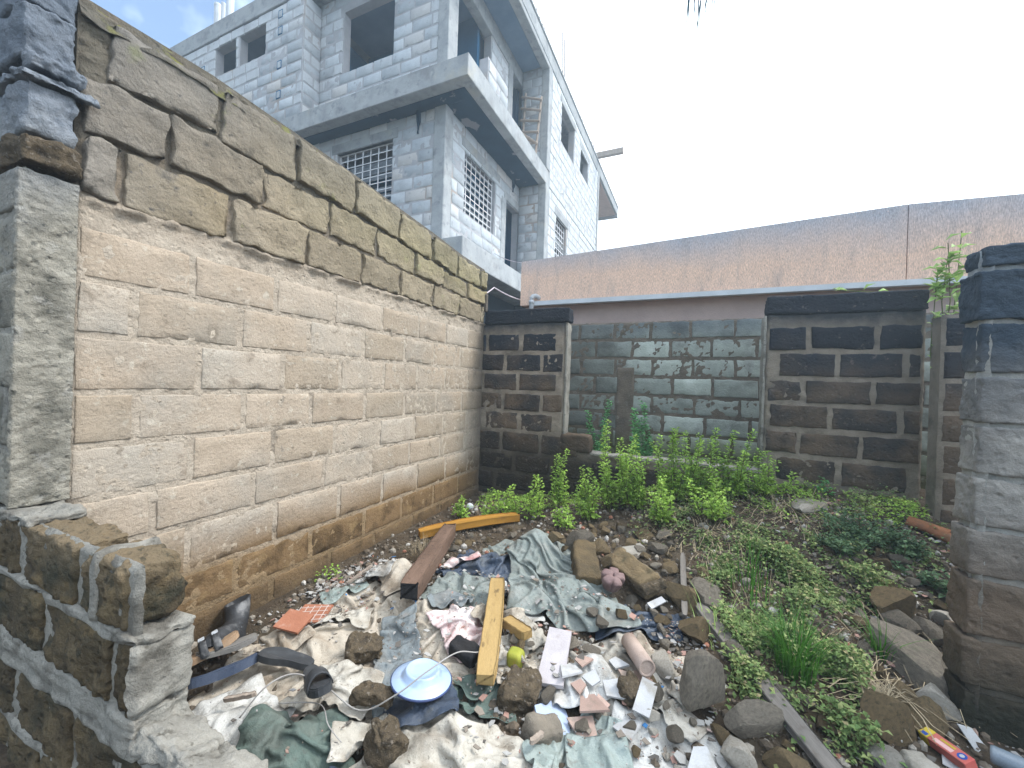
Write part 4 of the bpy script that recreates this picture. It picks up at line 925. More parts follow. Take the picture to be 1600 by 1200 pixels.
po = empty('fruit_pod', (0, 0, 0), 'shrivelled purple pink pod split into lobes beside the block pieces', 'pod')
for k in range(5):
    vs, fs = rock_box(.085, .075, .13, k+4, 4, .034, .006); a = k*1.257
    mesh_obj('lobe', xform(vs, (.036*math.cos(a), .036*math.sin(a), .07), a, 0, .22), fs, M['pouch'], po, smooth=True)
place(po, -.45, 2.63, .01, .4, (.35, .1)); po.scale = (.85, .8, .8)

# ---- shoes
def sole_outline(L_, w_, n=28, toe=.5, heel=.40, waist=.36):
    P = []
    for k in range(n):
        a = 2*math.pi*k/n; y = math.cos(a)*L_/2; s = (y/L_+.5)
        hw = heel+(toe-heel)*_ss(.3, .75, s)-(.06*math.exp(-((s-.4)/.16)**2))
        e = abs(math.sin(a))**.62*math.copysign(1, math.sin(a)); P.append((w_*hw*2*e*.5*1.0, y))
    return P
def slide(name, label, L_, w_, ms, mi_, mstrap, strap=True, thick=.028, n_straps=1):
    t = empty(name, (0, 0, 0), label, 'sandal'); P = sole_outline(L_, w_)
    f = lambda x, y, z: (x, y, z+.012*(y/L_*2)**2)
    MB().prism(P, 0, thick, f).build('sole', M[ms], t)
    MB().prism([(x*.9, y*.95) for x, y in P], thick+.001, thick+.006, f).build('insole', M[mi_], t)
    for s_ in range(n_straps if strap else 0):
        vs = []; fs = []; y0 = L_*(.16-.22*s_)
        for i in range(13):
            a = math.pi*i/12
            for j in range(4): vs.append((math.cos(a)*w_*.50, y0+(j/3-.5)*L_*(.26 if n_straps == 1 else .13), thick*.5+math.sin(a)*.062*(1+.15*(j == 1))))
        for i in range(12):
            for j in range(3): q = i*4+j; fs.append((q, q+1, q+5, q+4))
        o = mesh_obj('strap', vs, fs, M[mstrap], t, smooth=True); sm = o.modifiers.new('t', 'SOLIDIFY'); sm.thickness = .005
        if n_straps > 1: MB().box((-w_*.3, y0-.012, thick+.055), (-w_*.05, y0+.012, thick+.064)).build('buckle', M['zinc'], t)
    return t
place(slide('sandal', 'black rubber slide with wide strap on the pale rag', .27, .10, 'rubber', 'rubber', 'rubber'), -1.40, 1.21, .16, R(-118), (.25, .1), False)
place(slide('sandal', 'worn charcoal sandal sole lying bottom up on the canvas', .27, .105, 'rubber', 'grey_sole', 'rubber', False), -1.75, 1.335, .17, R(-68), (math.pi-.15, .1), False)
place(slide('sandal', 'navy slipper sole lying against the broken wall', .27, .10, 'denim', 'denim', 'denim', False, .035), -1.93, 1.16, .13, R(-25), (.05, -.5), False)
place(slide('sandal', 'brown leather sandal with two buckled black straps', .25, .095, 'tan_leather', 'tan_leather', 'leather', True, .024, 2), -2.10, 1.19, .14, R(-25), (.3, -.25), False)
place(slide('sandal', 'grey insole slipper wedged behind the buckled brown sandal', .25, .095, 'grey_sole', 'grey_sole', 'leather', False, .02), -2.05, 1.24, .15, R(-35), (.1, -.2), False)
bt = empty('boot', (0, 0, 0), 'scuffed black leather ankle boot leaning on the tan wall', 'boot')
bt.scale = (1.2, 1.2, 1.2); P = sole_outline(.28, .10); MB().prism(P, 0, .026, lambda x, y, z: (x, y, z)).build('sole', M['rubber'], bt)
vs = []; fs = []; nn = 16
secs = [(.0, .135, .026, .046), (.0, .120, .05, .046), (0, .095, .075, .046), (0, .06, .10, .047), (0, .045, .13, .048), (0, .047, .17, .050), (0, .052, .215, .053)]
cen = [0, -.002, -.022, -.060, -.078, -.082, -.084]
for (x, ly, z, lx), c in zip(secs, cen):
    for k in range(nn):
        a = 2*math.pi*k/nn; vs.append((lx*math.cos(a)*(1+.05*noise.noise((z*20, a, 1))), c+ly*math.sin(a), z+.03*math.sin(a)*(z > .2)*-1+.008*noise.noise((a*2, z*30, 3))))
for i in range(len(secs)-1):
    for k in range(nn): fs.append((i*nn+k, i*nn+(k+1) % nn, (i+1)*nn+(k+1) % nn, (i+1)*nn+k))
o = mesh_obj('upper', vs, fs, M['leather'], bt, smooth=True); sm = o.modifiers.new('t', 'SOLIDIFY'); sm.thickness = .005; sm.offset = -1
MB().tube([(-.045, -.035, .075), (0, .01, .092), (.045, -.035, .075)], .006, 5).build('strap', M['rubber'], bt)
place(bt, -2.15, 1.29, .10, R(200), (.62, .45), False)

# ---- tiles, shards, blocks
def shard(name, label, P, t, m, x, y, dz, rz, tilt=(0, 0), cat='tile', group=None):
    o = MB().prism(P, 0, t).build(name, M[m]); place(o, x, y, dz, rz, tilt); return tag(o, label, cat, group)
tl = empty('floor_tile', (0, 0, 0), 'red terracotta tile marked with white diamond grout lines', 'tile')
MB().prism([(-.09, -.07), (.10, -.08), (.11, .06), (-.07, .08)], 0, .012).build('slab', M['terra'], tl)
for k in range(5):
    q = -.08+k*.04; MB().box((q-.002, -.068, .0122), (q+.002, .06, .0132)).build('grout_line', M['grout'], tl)
for k in range(4):
    q = -.055+k*.034; MB().box((-.075, q-.002, .0124), (.098, q+.002, .0134)).build('grout_line', M['grout'], tl)
place(tl, -1.99, 1.66, .12, R(25), (.15, -.1), False)
shard('floor_tile', 'plain terracotta tile fragment in front of the diamond tile', [(-.08, -.05), (.07, -.07), (.09, .05), (-.06, .07)], .012, 'terra', -1.955, 1.52, .125, R(20), (.2, 0))
shard('tile_slab', 'long grey lilac tile slab resting on pale canvas', [(-.065, -.17), (.06, -.165), (.065, .16), (-.055, .17)], .02, 'tile_g', -.59, 1.93, .10, R(10), (.12, 0))
sp = [(-.075, -.06), (-.02, -.085), (.05, -.05), (.085, -.02), (.02, .04), (-.03, .06), (-.08, .035)]
shard('ceramic_shard', 'pale blue glazed ceramic shard propped on rubble', [(x*1.15, y*1.25) for x, y in sp], .008, 'shard_b', -.485, 1.66, .10, R(-30), (-.35, .2))
for k, (x, y) in enumerate(((-.50, 1.86), (-.18, 2.0), (-.56, 1.64), (-.40, 1.88), (-.33, 1.80), (-.36, 1.74), (-.28, 1.88), (-.44, 1.80), (-.25, 1.97), (-.30, 2.02), (-.45, 1.95), (-.38, 1.68), (-.22, 1.72))):
    s = rnd.uniform(.4, .9); P = [(px*s*rnd.uniform(.8, 1.2), py*s*rnd.uniform(.8, 1.2)) for px, py in ((-.07, -.05), (.06, -.06), (.075, .02), (-.01, .065))]
    shard('tile_shard', ('broken pink' if k % 3 else 'broken white')+' tile piece between grey slab and cardboard tube', P, .009, 'tile_p' if k % 3 else 'board', x, y, .085, rnd.uniform(0, 6), (rnd.uniform(-.25, .25), rnd.uniform(-.25, .25)), group='broken tiles in front of the cardboard tube')
shard('white_board', 'narrow white board strip under the cardboard tube', [(-.035, -.085), (.035, -.09), (.04, .08), (-.03, .09)], .006, 'board', -.155, 1.86, .105, R(-5), (.1, 0), 'board')
shard('white_board', 'pale blue white board corner on the stiff white sheet', [(-.10, -.12), (.11, -.12), (.02, .14), (-.03, .12)], .005, 'board', .08, 1.63, .10, R(5), (.1, .1), 'board')
shard('white_board', 'bent white strip lying against the broken block', [(-.06, -.022), (.06, -.02), (.06, .02), (-.055, .022)], .008, 'board', -.17, 2.60, .13, R(50), (.2, 0), 'board')
shard('slab_piece', 'flat pale cement slab piece behind the broken blocks', [(-.12, -.05), (.03, -.07), (.12, .0), (.11, .06), (-.08, .055)], .03, 'rock_pale', -.40, 3.13, .08, R(35), (.15, 0), 'slab')
ct = empty('cardboard_tube', (0, 0, 0), 'pinkish cardboard tube lying on broken tiles', 'tube')
vs, fs = lathe([(.030, -.12), (.040, -.12), (.041, 0), (.040, .12), (.030, .12), (.029, 0), (.030, -.12)], 24); mesh_obj('wall', vs, fs, M['tube'], ct, smooth=True)
vs, fs = lathe([(.031, .112), (.001, .113)], 24); mesh_obj('end_disc', vs, fs, M['tube'], ct)
ct.rotation_euler = (R(84), 0, R(28)); ct.location = (-.215, 2.07, float(top_at(-.215, 2.07))+.06)
def bpiece(name, label, dims, x, y, dz, rz, tilt, m, seed, cat='block', r=.02, rough=.014):
    vs, fs = rock_box(*dims, seed, 7 if m == 'aggregate' else 5, r, rough); o = mesh_obj(name, vs, fs, M[m], smooth=True); place(o, x, y, dz, rz, tilt); return tag(o, label, cat)
bpiece('broken_block', 'brown block half leaning at the end of the grey tarpaulin', (.17, .42, .15), -.66, 2.80, .10, R(18), (.12, .2), 'rock_brown', 3)
bpiece('broken_block', 'long broken sandy block with a split top face', (.16, .50, .13), -.35, 2.86, .12, R(38), (-.18, -.25), 'rock_brown', 8)
bpiece('block_slice', 'thin sandy block slice leaning on the split block', (.17, .24, .06), -.25, 2.72, .17, R(38), (-.25, -.1), 'aggregate', 9)
bpiece('concrete_lump', 'round lump of pebbly concrete below the yellow plank', (.17, .15, .13), -.68, 1.69, .10, .3, (.1, .1), 'aggregate', 11, 'concrete', .06, .03)
bpiece('concrete_lump', 'brown pebbly clod sitting on the cream canvas', (.16, .12, .07), -1.47, 1.56, .13, .7, (.1, .1), 'aggregate', 12, 'concrete', .04, .03)
bpiece('concrete_lump', 'flat rusty brown clod beside the upturned plate', (.17, .075, .05), -1.20, 1.33, .15, .2, (.1, .1), 'aggregate', 13, 'concrete', .03, .02)
bpiece('concrete_lump', 'pebbly concrete lump in front of the cardboard tube', (.11, .10, .10), -.22, 1.89, .10, .9, (.2, .1), 'aggregate', 14, 'concrete', .04, .025)
bpiece('concrete_lump', 'rough sandy clump at the near edge of the cream tarpaulin', (.10, .09, .10), -.93, 1.10, .20, .9, (.2, .1), 'aggregate', 15, 'concrete', .04, .03)
bpiece('broken_block', 'small dark brick half under the pink wrapper', (.16, .09, .07), -1.0, 1.74, .12, -.2, (.1, .1), 'char', 16)
bpiece('broken_block', 'squared pale concrete block piece beside the printed carton', (.10, .09, .10), .80, 2.0, .03, .3, (.1, .1), 'rock_pale', 18)
bpiece('broken_block', 'angular grey cement fragment behind the rolled cream tarpaulin', (.15, .10, .10), -.52, 1.56, .09, .8, (.2, .2), 'rock_grey', 19)

# ---- rubbish near the grey pillar
cb = empty('carton', (0, 0, 0), 'red and pink printed carton with yellow end by the grey pillar', 'carton')
MB().bbox((-.022, -.075, 0), (.022, .045, .036), .002).build('sleeve', M['box_red'], cb)
MB().bbox((-.0222, .0455, -.0002), (.0222, .078, .0362), .002).build('end_panel', M['box_yel'], cb)
for q, (x0, x1, y0, y1, mm) in enumerate(((-.014, .014, -.068, -.038, 'box_blu'), (-.016, .0, -.03, .03, 'box_pal'), (.004, .012, -.028, .02, 'box_yel'), (-.018, -.004, .05, .07, 'box_blu'))):
    m = MB()
    if q == 0:
        m.prism([(.014*math.cos(k*.524), -.053+.014*math.sin(k*.524)) for k in range(12)], .0364, .0368)
    else: m.box((x0, y0, .0366), (x1, y1, .0370))
    m.build('printed_mark', M[mm], cb)
MB().prism([(.007*math.cos(k*.524), -.053+.007*math.sin(k*.524)) for k in range(12)], .037, .0374).build('printed_mark', M['board'], cb)
place(cb, .97, 2.20, .11, R(28), (-.1, -.35), False); cb.scale = (1.1, 1.1, 1.1)
shard('paper', 'white card leaning among rubbish at the grey pillar foot', [(-.04, -.065), (.045, -.06), (.035, .06), (-.035, .065)], .003, 'board', 1.125, 2.36, .09, R(25), (.5, .2), 'paper')
shard('paper', 'folded white paper scrap under the printed carton', [(-.07, -.03), (.06, -.035), (.07, .02), (-.06, .03)], .003, 'board', 1.0, 2.16, .06, R(-10), (.15, .1), 'paper')
bo = empty('bottle', (0, 0, 0), 'cloudy plastic bottle lying at the grey pillar foot', 'bottle')
vs, fs = lathe([(.001, 0), (.030, .002), (.033, .012), (.033, .12), (.030, .135), (.016, .165), (.013, .172), (.013, .185)], 20); mesh_obj('body', vs, fs, M['pet'], bo, smooth=True)
vs, fs = lathe([(.0145, .182), (.0145, .20), (.001, .201)], 16); mesh_obj('cap', vs, fs, M['box_blu'], bo)
bo.rotation_euler = (R(86), 0, R(62)); bo.location = (1.11, 2.25, gz(1.11, 2.25)+.06)
for k, (x, y, rz_) in enumerate(((1.58, 3.93, .9), (1.66, 3.84, .7))):
    m = MB(); vs = []; fs = []
    for i in range(9):
        a = math.pi*i/8
        for j in range(2): vs.append((.05*math.cos(a), (j-.5)*.22, .045*math.sin(a)))
    for i in range(8): fs.append((i*2, i*2+1, i*2+3, i*2+2))
    o = mesh_obj('roof_tile', vs, fs, M['clay'], smooth=True); sm = o.modifiers.new('t', 'SOLIDIFY'); sm.thickness = .012
    place(tag(o, ['curved orange clay tile lying by the return wall', 'second orange clay tile butted against the pillar'][k], 'tile'), x, y, .03, rz_)
vs, fs = lathe([(.001, 0), (.03, 0), (.033, .01), (.033, .055), (.03, .06), (.001, .06)], 16)
place(tag(mesh_obj('tin_lid', vs, fs, M['zinc'], smooth=True), 'small grey tin among weeds near the wall corner', 'tin'), -2.12, 3.72, .05, 0, (1.1, .2))
# plastic band curling over the sheets
SP = [(-1.60,1.02,.11),(-1.56,1.10,.20),(-1.52,1.20,.22),(-1.376,1.23,.19),(-1.2,1.25,.17),(-1.06,1.30,.22),(-.98,1.40,.25),(-.93,1.55,.27),(-.90,1.70,.24),(-.84,1.82,.22)]
def spline(P, n=8):
    P = [Vector(p) for p in P]; out = []
    for i in range(len(P)-1):
        a, b, c, d = P[max(0, i-1)], P[i], P[i+1], P[min(len(P)-1, i+2)]
        for k in range(n):
            t = k/n; out.append(.5*((2*b)+(-a+c)*t+(2*a-5*b+4*c-d)*t*t+(-a+3*b-3*c+d)*t**3))
    return out+[P[-1]]
tag(MB().tube(spline([(x, y, float(top_at(x, y))+max(.006, z-.13)) for x, y, z in SP]), .0030, 6).build('plastic_band', M['strap'], smooth=True), 'grey plastic band curling over green cloth and plate', 'band')
SP = [(-1.53,1.14,.14),(-1.36,1.19,.16),(-1.24,1.13,.16),(-1.16,1.12,.13)]
tag(MB().tube(spline([(x, y, float(top_at(x, y))+max(.006, z-.13)) for x, y, z in SP]), .0022, 6).build('plastic_band', M['strap'], smooth=True), 'short grey band end lying on the dark green cloth', 'band')

# ---- stones
def rock_mesh(seed, sub=3, cuts=13, flat=.8):
    rg = random.Random(seed); bm = bmesh.new(); bmesh.ops.create_icosphere(bm, subdivisions=sub, radius=1)
    pl = [(Vector((rg.gauss(0, 1), rg.gauss(0, 1), rg.gauss(0, 1))).normalized(), rg.uniform(.45, .85)) for _ in range(cuts)]
    for v in bm.verts:
        p = v.co*(1+.16*fbm(v.co.x*1.5+seed, v.co.y*1.5, v.co.z*1.5, 2))
        for n, d in pl:
            e = p.dot(n)-d
            if e > 0: p -= n*e*.98
        p += p.normalized()*.05*fbm(p.x*5+seed, p.y*5, p.z*5, 3)
        v.co = Vector((p.x, p.y, p.z*flat))
    zmin = min(v.co.z for v in bm.verts)
    for v in bm.verts: v.co.z -= zmin*.8
    me = bpy.data.meshes.new('stone'); bm.to_mesh(me); bm.free()
    me.polygons.foreach_set('use_smooth', [True]*len(me.polygons)); me.set_sharp_from_angle(angle=R(22)); return me
RK = {k: [rock_mesh(i*7+j) for i in range(7)] for j, k in enumerate(('rock_brown', 'rock_grey', 'rock_pale'))}
for k, l_ in RK.items():
    for me in l_: me.materials.append(M[k])
placed = [(.98, 2.19, .12), (1.0, 2.16, .08), (1.12, 2.3, .14), (1.0, 2.1, .1)]
def stone(x, y, s, kind, label, group=None, sq=(1, 1, 1), name='stone', sink=.25):
    o = bpy.data.objects.new(name, rnd.choice(RK[kind])); link(o); tag(o, label, 'stone', group)
    o.scale = (s*sq[0], s*sq[1], s*sq[2]); place(o, x, y, -s*sink*.5, rnd.uniform(0, 6.28), (rnd.uniform(-.25, .25), rnd.uniform(-.25, .25)))
    placed.append((x, y, s)); return o
named = [(.633,2.14,.085,'rock_brown','rounded brown stone nearest the dry straw',(1.25,.9,.9)),(.77,2.24,.085,'rock_brown','rounded brown boulder touching the dry straw heap',(1.1,.95,1)),
 (.893,2.43,.075,'rock_brown','flat ochre stone under the dry straw',(1.2,.9,.6)),(.93,2.36,.075,'rock_brown','dark brown stone behind the printed carton',(1.2,.9,.8)),
 (1.04,2.52,.07,'rock_pale','pale angular cement lump beside the pillar foot',(1,.9,.8)),(1.05,2.74,.13,'rock_grey','largest grey brown boulder against the pillar foot',(1.35,.8,.75)),
 (1.05,2.97,.08,'rock_grey','square grey stone stacked behind the largest boulder',(1,1,.9)),(1.20,2.99,.07,'rock_grey','dark stone squeezed against the pillar side',(1,1,.9)),
 (1.08,3.12,.10,'rock_brown','mossy angular boulder at the edge of the weeds',(1,1,1.1)),(.06,1.97,.092,'rock_grey','upright angular brown boulder beside the stiff white sheet',(.8,.8,1.5)),
 (-.09,2.12,.06,'rock_pale','smooth pinkish grey cobble beside the cardboard tube',(1.1,.8,.8)),(.19,1.76,.06,'rock_pale','pale rounded cobble at the edge of the white sheet',(1.1,.9,.9)),
 (.03,2.42,.08,'rock_brown','rusty brown cobble near the top of the grey plank',(1,.9,.9)),(-.03,2.72,.085,'rock_brown','warm brown stone beside the bleached stick',(1,1,1)),
 (.12,2.80,.09,'rock_grey','grey brown stone half hidden under creeping weeds',(1.2,.9,.7)),(.27,2.0,.09,'rock_grey','low stone half under the grey plank',(1.2,.8,.6)),
 (.36,1.84,.06,'rock_brown','ochre wedge stone in front of the grey plank',(1.1,.8,.8)),(-.80,3.16,.10,'rock_grey','angular reddish stone behind the grey green tarpaulin',(1.2,.8,.8)),
 (-.62,3.10,.07,'rock_brown','brown stone behind the leaning block half',(1,1,.9)),(.90,4.06,.11,'rock_pale','flat pale slab lying before the window wall',(1.6,.8,.35)),
 (1.33,3.15,.05,'rock_pale','small white stone by the return wall',(1,1,.9)),(.73,2.02,.06,'rock_pale','whitish cement fragment before the rounded brown stones',(1,.9,.8))]
for x, y, s, k, l_, sq in named: stone(x, y, s*1.4, k, l_, None, sq)
# scattered rubble: zones (x0, x1, y0, y1, count, size range, kinds, label, group)
zones = [(-1.25, -.1, 2.95, 3.55, 60, (.03, .10), ('rock_brown', 'rock_grey', 'rock_brown'), 'rubble stone heaped behind the grey green tarpaulin', 'rubble behind the tarpaulin'),
 (-.35, .25, 2.35, 3.0, 34, (.03, .08), ('rock_brown', 'rock_grey'), 'rubble stone around the bleached stick', 'rubble around the bleached stick'),
 (.85, 1.5, 2.35, 3.6, 60, (.025, .085), ('rock_grey', 'rock_brown', 'rock_grey'), 'rubble stone strewn beside the right pillar', 'rubble beside the right pillar'),
 (.35, 1.1, 1.75, 2.3, 46, (.02, .06), ('rock_pale', 'rock_grey', 'rock_brown'), 'rubble stone in front of the dry straw', 'rubble in front of the straw'),
 (-2.15, -1.4, 2.75, 3.4, 34, (.02, .06), ('rock_grey', 'rock_brown'), 'rubble stone around the orange yellow plank', 'rubble around the orange plank'),
 (-.95, .2, 1.62, 2.35, 42, (.014, .055), ('rock_pale', 'rock_grey', 'rock_brown', 'rock_grey'), 'rubble chip among the broken tiles', 'chips among the broken tiles')]
for (x0, x1, y0, y1, n, (s0, s1), kinds, l_, g_) in zones:
    c = t_ = 0
    while c < n and t_ < n*30:
        t_ += 1; x = rnd.uniform(x0, x1); y = rnd.uniform(y0, y1); s = s0+(s1-s0)*rnd.random()**2.2
        if any((x-a)**2+(y-b)**2 < (.75*(s+d))**2 for a, b, d in placed): continue
        if x > 1.1 and YR-.05 < y < YR+TR+.05: continue
        if float(top_at(x, y))-gz(x, y) > .05 and rnd.random() < .8: continue
        kd = rnd.choice(kinds); fr_ = (s-s0)/(s1-s0)
        stone(x, y, s, kd, ('tiny ' if fr_ < .12 else 'small ' if fr_ < .45 else 'chunky ')+{'rock_brown': 'brown ', 'rock_grey': 'grey ', 'rock_pale': 'pale '}[kd]+l_, g_, (rnd.uniform(.85, 1.3), rnd.uniform(.8, 1.1), rnd.uniform(.6, 1.)), 'rubble_stone'); c += 1

# ---- loose gravel and litter too small to count
def scatter(name, n, region, s0, s1, m, label, cat, seed, flat=1., lift=0., kind='stuff', dens=None):
    rg = random.Random(seed); bm = bmesh.new(); bmesh.ops.create_icosphere(bm, subdivisions=1, radius=1); bm.verts.index_update()
    bv = [v.co.copy() for v in bm.verts]; bf = [[v.index for v in f.verts] for f in bm.faces]; bm.free(); V = []; F = []; c = 0
    while c < n:
        x = rg.uniform(region[0], region[1]); y = rg.uniform(region[2], region[3])
        if dens and rg.random() > dens(x, y): continue
        if flat < .5 and float(top_at(x, y))-gz(x, y) > .035 and rg.random() < .86: continue
        s = s0+(s1-s0)*rg.random()**3; b = len(V); a = rg.uniform(0, 6.28); ca, sa = math.cos(a), math.sin(a); k = [rg.uniform(.6, 1.3) for _ in range(3)]; z = gz(x, y)
        tx, ty = rg.uniform(-.4, .4), rg.uniform(-.4, .4)
        if flat < .5:
            nn_ = rg.choice((4, 4, 5)); w0 = rg.uniform(.5, 1.1); tz = rg.uniform(-.5, .5)
            for lay in (0, 1):
                for q_ in range(nn_):
                    an = a+6.283*q_/nn_; rr = s*(1 if q_ % 2 else w0)*(1+.2*((q_*7+c) % 3-1)); V.append((x+rr*math.cos(an), y+rr*math.sin(an)*k[0], max(z+.006, float(top_at(x, y))+.002)+lay*.003+rr*math.cos(an)*tx+rr*math.sin(an)*ty+s*.3))
            F += [tuple(b+nn_+q_ for q_ in range(nn_)), tuple(b+q_ for q_ in range(nn_))[::-1]]+[(b+q_, b+(q_+1) % nn_, b+nn_+(q_+1) % nn_, b+nn_+q_) for q_ in range(nn_)]; c += 1; continue
        for v in bv:
            j = 1+.35*noise.noise((v.x*2+c, v.y*2, v.z*2)); p = Vector((v.x*k[0], v.y*k[1], v.z*k[2]*flat))*s*j
            q = (p.x*ca-p.y*sa, p.x*sa+p.y*ca); V.append((x+q[0], y+q[1], z+p.z+s*.3*flat+lift+q[0]*tx*(flat < .5)+q[1]*ty*(flat < .5)))
        F += [tuple(i+b for i in f) for f in bf]; c += 1
    return tag(mesh_obj(name, V, F, M[m]), label, cat, kind=kind)
def dn(x, y): return .25+.75*_ss(-.1, .25, noise.noise((x*2.2, y*2.2, 3)))
scatter('gravel', 13000, (-2.38, 1.9, .8, 4.38), .004, .026, 'gravel', 'loose brown gravel and crumbs covering the soil', 'gravel', 5, dens=dn)
scatter('litter', 2600, (-2.3, .15, .85, 2.5), .003, .022, 'litter', 'tiny scraps and chips strewn between the sheets', 'litter', 6, .35, .02, dens=lambda x, y: dn(x, y)*(.25+.75*_ss(1.5, 1.7, y)))
scatter('litter', 1500, (.3, 1.6, 1.75, 4.2), .004, .026, 'litter', 'tiny pale scraps strewn around the right pillar', 'litter', 8, .3, .01, dens=lambda x, y: .15+.85*_ss(.5, 1.0, x))

# ------------------------------------------------------------------ plants
def leaf(V, F, p, d, up, l_, w_, fold=.25):
    """one leaf: four faces folded along the midrib"""
    d = d.normalized(); s = d.cross(up)
    if s.length < .05: s = d.cross(Vector((1, 0, 0)))
    s.normalize(); n = s.cross(d); b = len(V)
    m1 = p+d*l_*.5+n*l_*.06; tip = p+d*l_-n*l_*.12
    V += [p, m1+s*w_*.5+n*w_*fold, tip, m1-s*w_*.5+n*w_*fold, m1]
    F += [(b, b+4, b+1), (b+1, b+4, b+2), (b, b+3, b+4), (b+3, b+2, b+4)]
def weed(name, label, x, y, h, m, seed, nst=4, spread=.08, lf=(.030, .052), group=None, z=None, dense=1.15, cat='plant'):
    rg = random.Random(seed); z0 = gz(x, y) if z is None else z; t = empty(name, (x, y, z0), label, cat, group); V = []; F = []; S = MB()
    for s in range(nst):
        a = rg.uniform(0, 6.28); k = rg.uniform(.4, 1.05) if s else 1.; r_ = spread*rg.uniform(.2, 1.)*(s > 0)
        base = Vector((r_*.4*math.cos(a), r_*.4*math.sin(a), -.02)); top = Vector((r_*1.7*math.cos(a), r_*1.7*math.sin(a), h*k)); bend = Vector((rg.uniform(-.06, .06), rg.uniform(-.06, .06), 0)); top += Vector((rg.uniform(-.10, .10), rg.uniform(-.08, .08), 0))*h
        P = [base.lerp(top, q/5)+bend*math.sin(q/5*3.1) for q in range(6)]; S.tube(P, [.0045, .004, .0035, .003, .0025, .001], 4, False)
        nl = int(h*k*95*dense)+6
        for i in range(nl):
            q = .12+.88*(i+rg.random())/nl; u = min(4.999, q*5); p = P[int(u)].lerp(P[int(u)+1], u-int(u)); an = i*2.4+rg.uniform(-.4, .4)
            br = (.055*(1-q)+.014)*rg.uniform(.6, 1.3); d = Vector((math.cos(an), math.sin(an), rg.uniform(.0, .7)))
            for _ in range(2 if q > .5 else 3):
                dd = (d+Vector((rg.uniform(-.7, .7), rg.uniform(-.7, .7), rg.uniform(-.3, .4)))).normalized(); sz = rg.uniform(*lf)*(1.05-.35*q)
                leaf(V, F, p+d.normalized()*br*rg.uniform(.3, 1.), dd, Vector((rg.uniform(-.3, .3), rg.uniform(-.3, .3), 1)), sz, sz*.75)
    S.build('stem', M['stem'], t); mesh_obj('foliage', V, F, M[m], t); return t
W = [(-1.22,4.02,.52,4,.06,'tall slender weed in front of the dark wall corner'),(-1.40,3.72,.38,4,.06,'leafy weed growing beside the orange yellow plank end'),(-1.68,3.72,.25,5,.08,'low bright weed between plank and dark wall'),
 (-2.10,3.52,.16,4,.07,'small weed at the foot of the wall corner'),(-.98,3.98,.36,4,.08,'weed growing below the jutting sill stub'),(-.66,3.92,.72,9,.16,'tallest bushy weed rising over the broken sill'),
 (-.45,3.86,.55,7,.10,'bushy weed crowding the tallest weed'),(-.16,3.95,.60,8,.10,'weed reaching above the middle of the broken sill'),(.10,4.08,.48,7,.12,'broad weed clump below the right end of the sill'),
 (.34,4.08,.52,9,.18,'wide leafy weed beside the opening jamb'),(.60,4.16,.34,7,.18,'low spreading weed under the right wall panel'),(-1.0,3.50,.17,4,.07,'low weed sprouting from stones behind the tarpaulin'),(-.85,3.66,.28,4,.09,'short weed among the rubble before the sill'),
 (-.25,3.62,.34,6,.14,'short leafy weed in front of the sill weeds'),(.16,3.70,.30,7,.18,'sprawling weed on the soil before the opening'),(-1.85,3.6,.2,4,.07,'small bright weed behind the bowed plank')]
for i, (x, y, h, n, sp_, l_) in enumerate(W): weed('weed', l_, x, y, h*1.15, 'leaf', 40+i, n, sp_, group='weeds along the broken window wall')
weed('weed', 'dark green weed growing behind the broken sill', -1.0, 4.85, 1.12, 'leaf2', 71, 6, .12, (.045, .07), 'weeds behind the broken sill', .15)
weed('weed', 'second dark green weed behind the sill by the concrete post', -.55, 4.9, 1.12, 'leaf2', 72, 6, .12, (.045, .07), 'weeds behind the broken sill', .15)
weed('seedling', 'lone round leaved seedling against the right wall panel', 1.04, 4.30, .15, 'leaf2', 73, 2, .03, (.035, .05), dense=.5)
weed('seedling', 'tiny seedling at the foot of the tan wall', -2.28, 2.05, .10, 'leaf', 74, 2, .03, (.02, .03), dense=.7)
for i, (x, y, h, l_) in enumerate(((1.12, 3.72, .17, 'dull green bush spreading beside the return wall'), (.98, 3.55, .13, 'low dull green bush in front of the spreading bush'), (1.34, 3.66, .13, 'dull green bush nearest the orange clay tiles'), (1.45, 3.38, .12, 'small dull green bush against the pillar'))):
    weed('bush', l_, x, y, h, 'leaf_blue', 80+i, 16, .16, (.028, .045), 'dull green bushes by the pillar', dense=1.3)
# pale creeper in the gap beside the right wall panel
cr = empty('creeper', (1.73, 4.27, .6), 'pale green creeper climbing the gap beside the right wall panel', 'creeper'); rg = random.Random(5); V = []; F = []; S = MB()
for k in range(4):
    P = [Vector((rg.uniform(-.04, .05)+(.02*k if z_ < 1.5 else .06*(k-1)), rg.uniform(-.04, .04), z_)) for z_ in [0, .4, .8, 1.2, 1.6, 1.86+.10*k]]; S.tube(P, .004, 4, False)
    for i in range(48):
        u = rg.random()**.6*4.999; p = P[int(u)].lerp(P[int(u)+1], u-int(u)); s = rg.uniform(.035, .06)+(.055 if u > 3.7 else 0)
        leaf(V, F, p, Vector((rg.uniform(-1, 1), rg.uniform(-1.2, .3), rg.uniform(-.3, .5))), Vector((0, -.4, 1)), s, s*.62)
S.build('stem', M['stem'], cr); mesh_obj('foliage', V, F, M['leaf_vine'], cr)
cr = empty('creeper', (1.22, 4.48, 2.32), 'creeper shoot with two pale leaves over the right wall panel', 'creeper'); V = []; F = []
S = MB().tube([(.45, .03, -.05), (.2, .02, .03), (0, 0, .05), (-.08, 0, .06)], .004, 4)
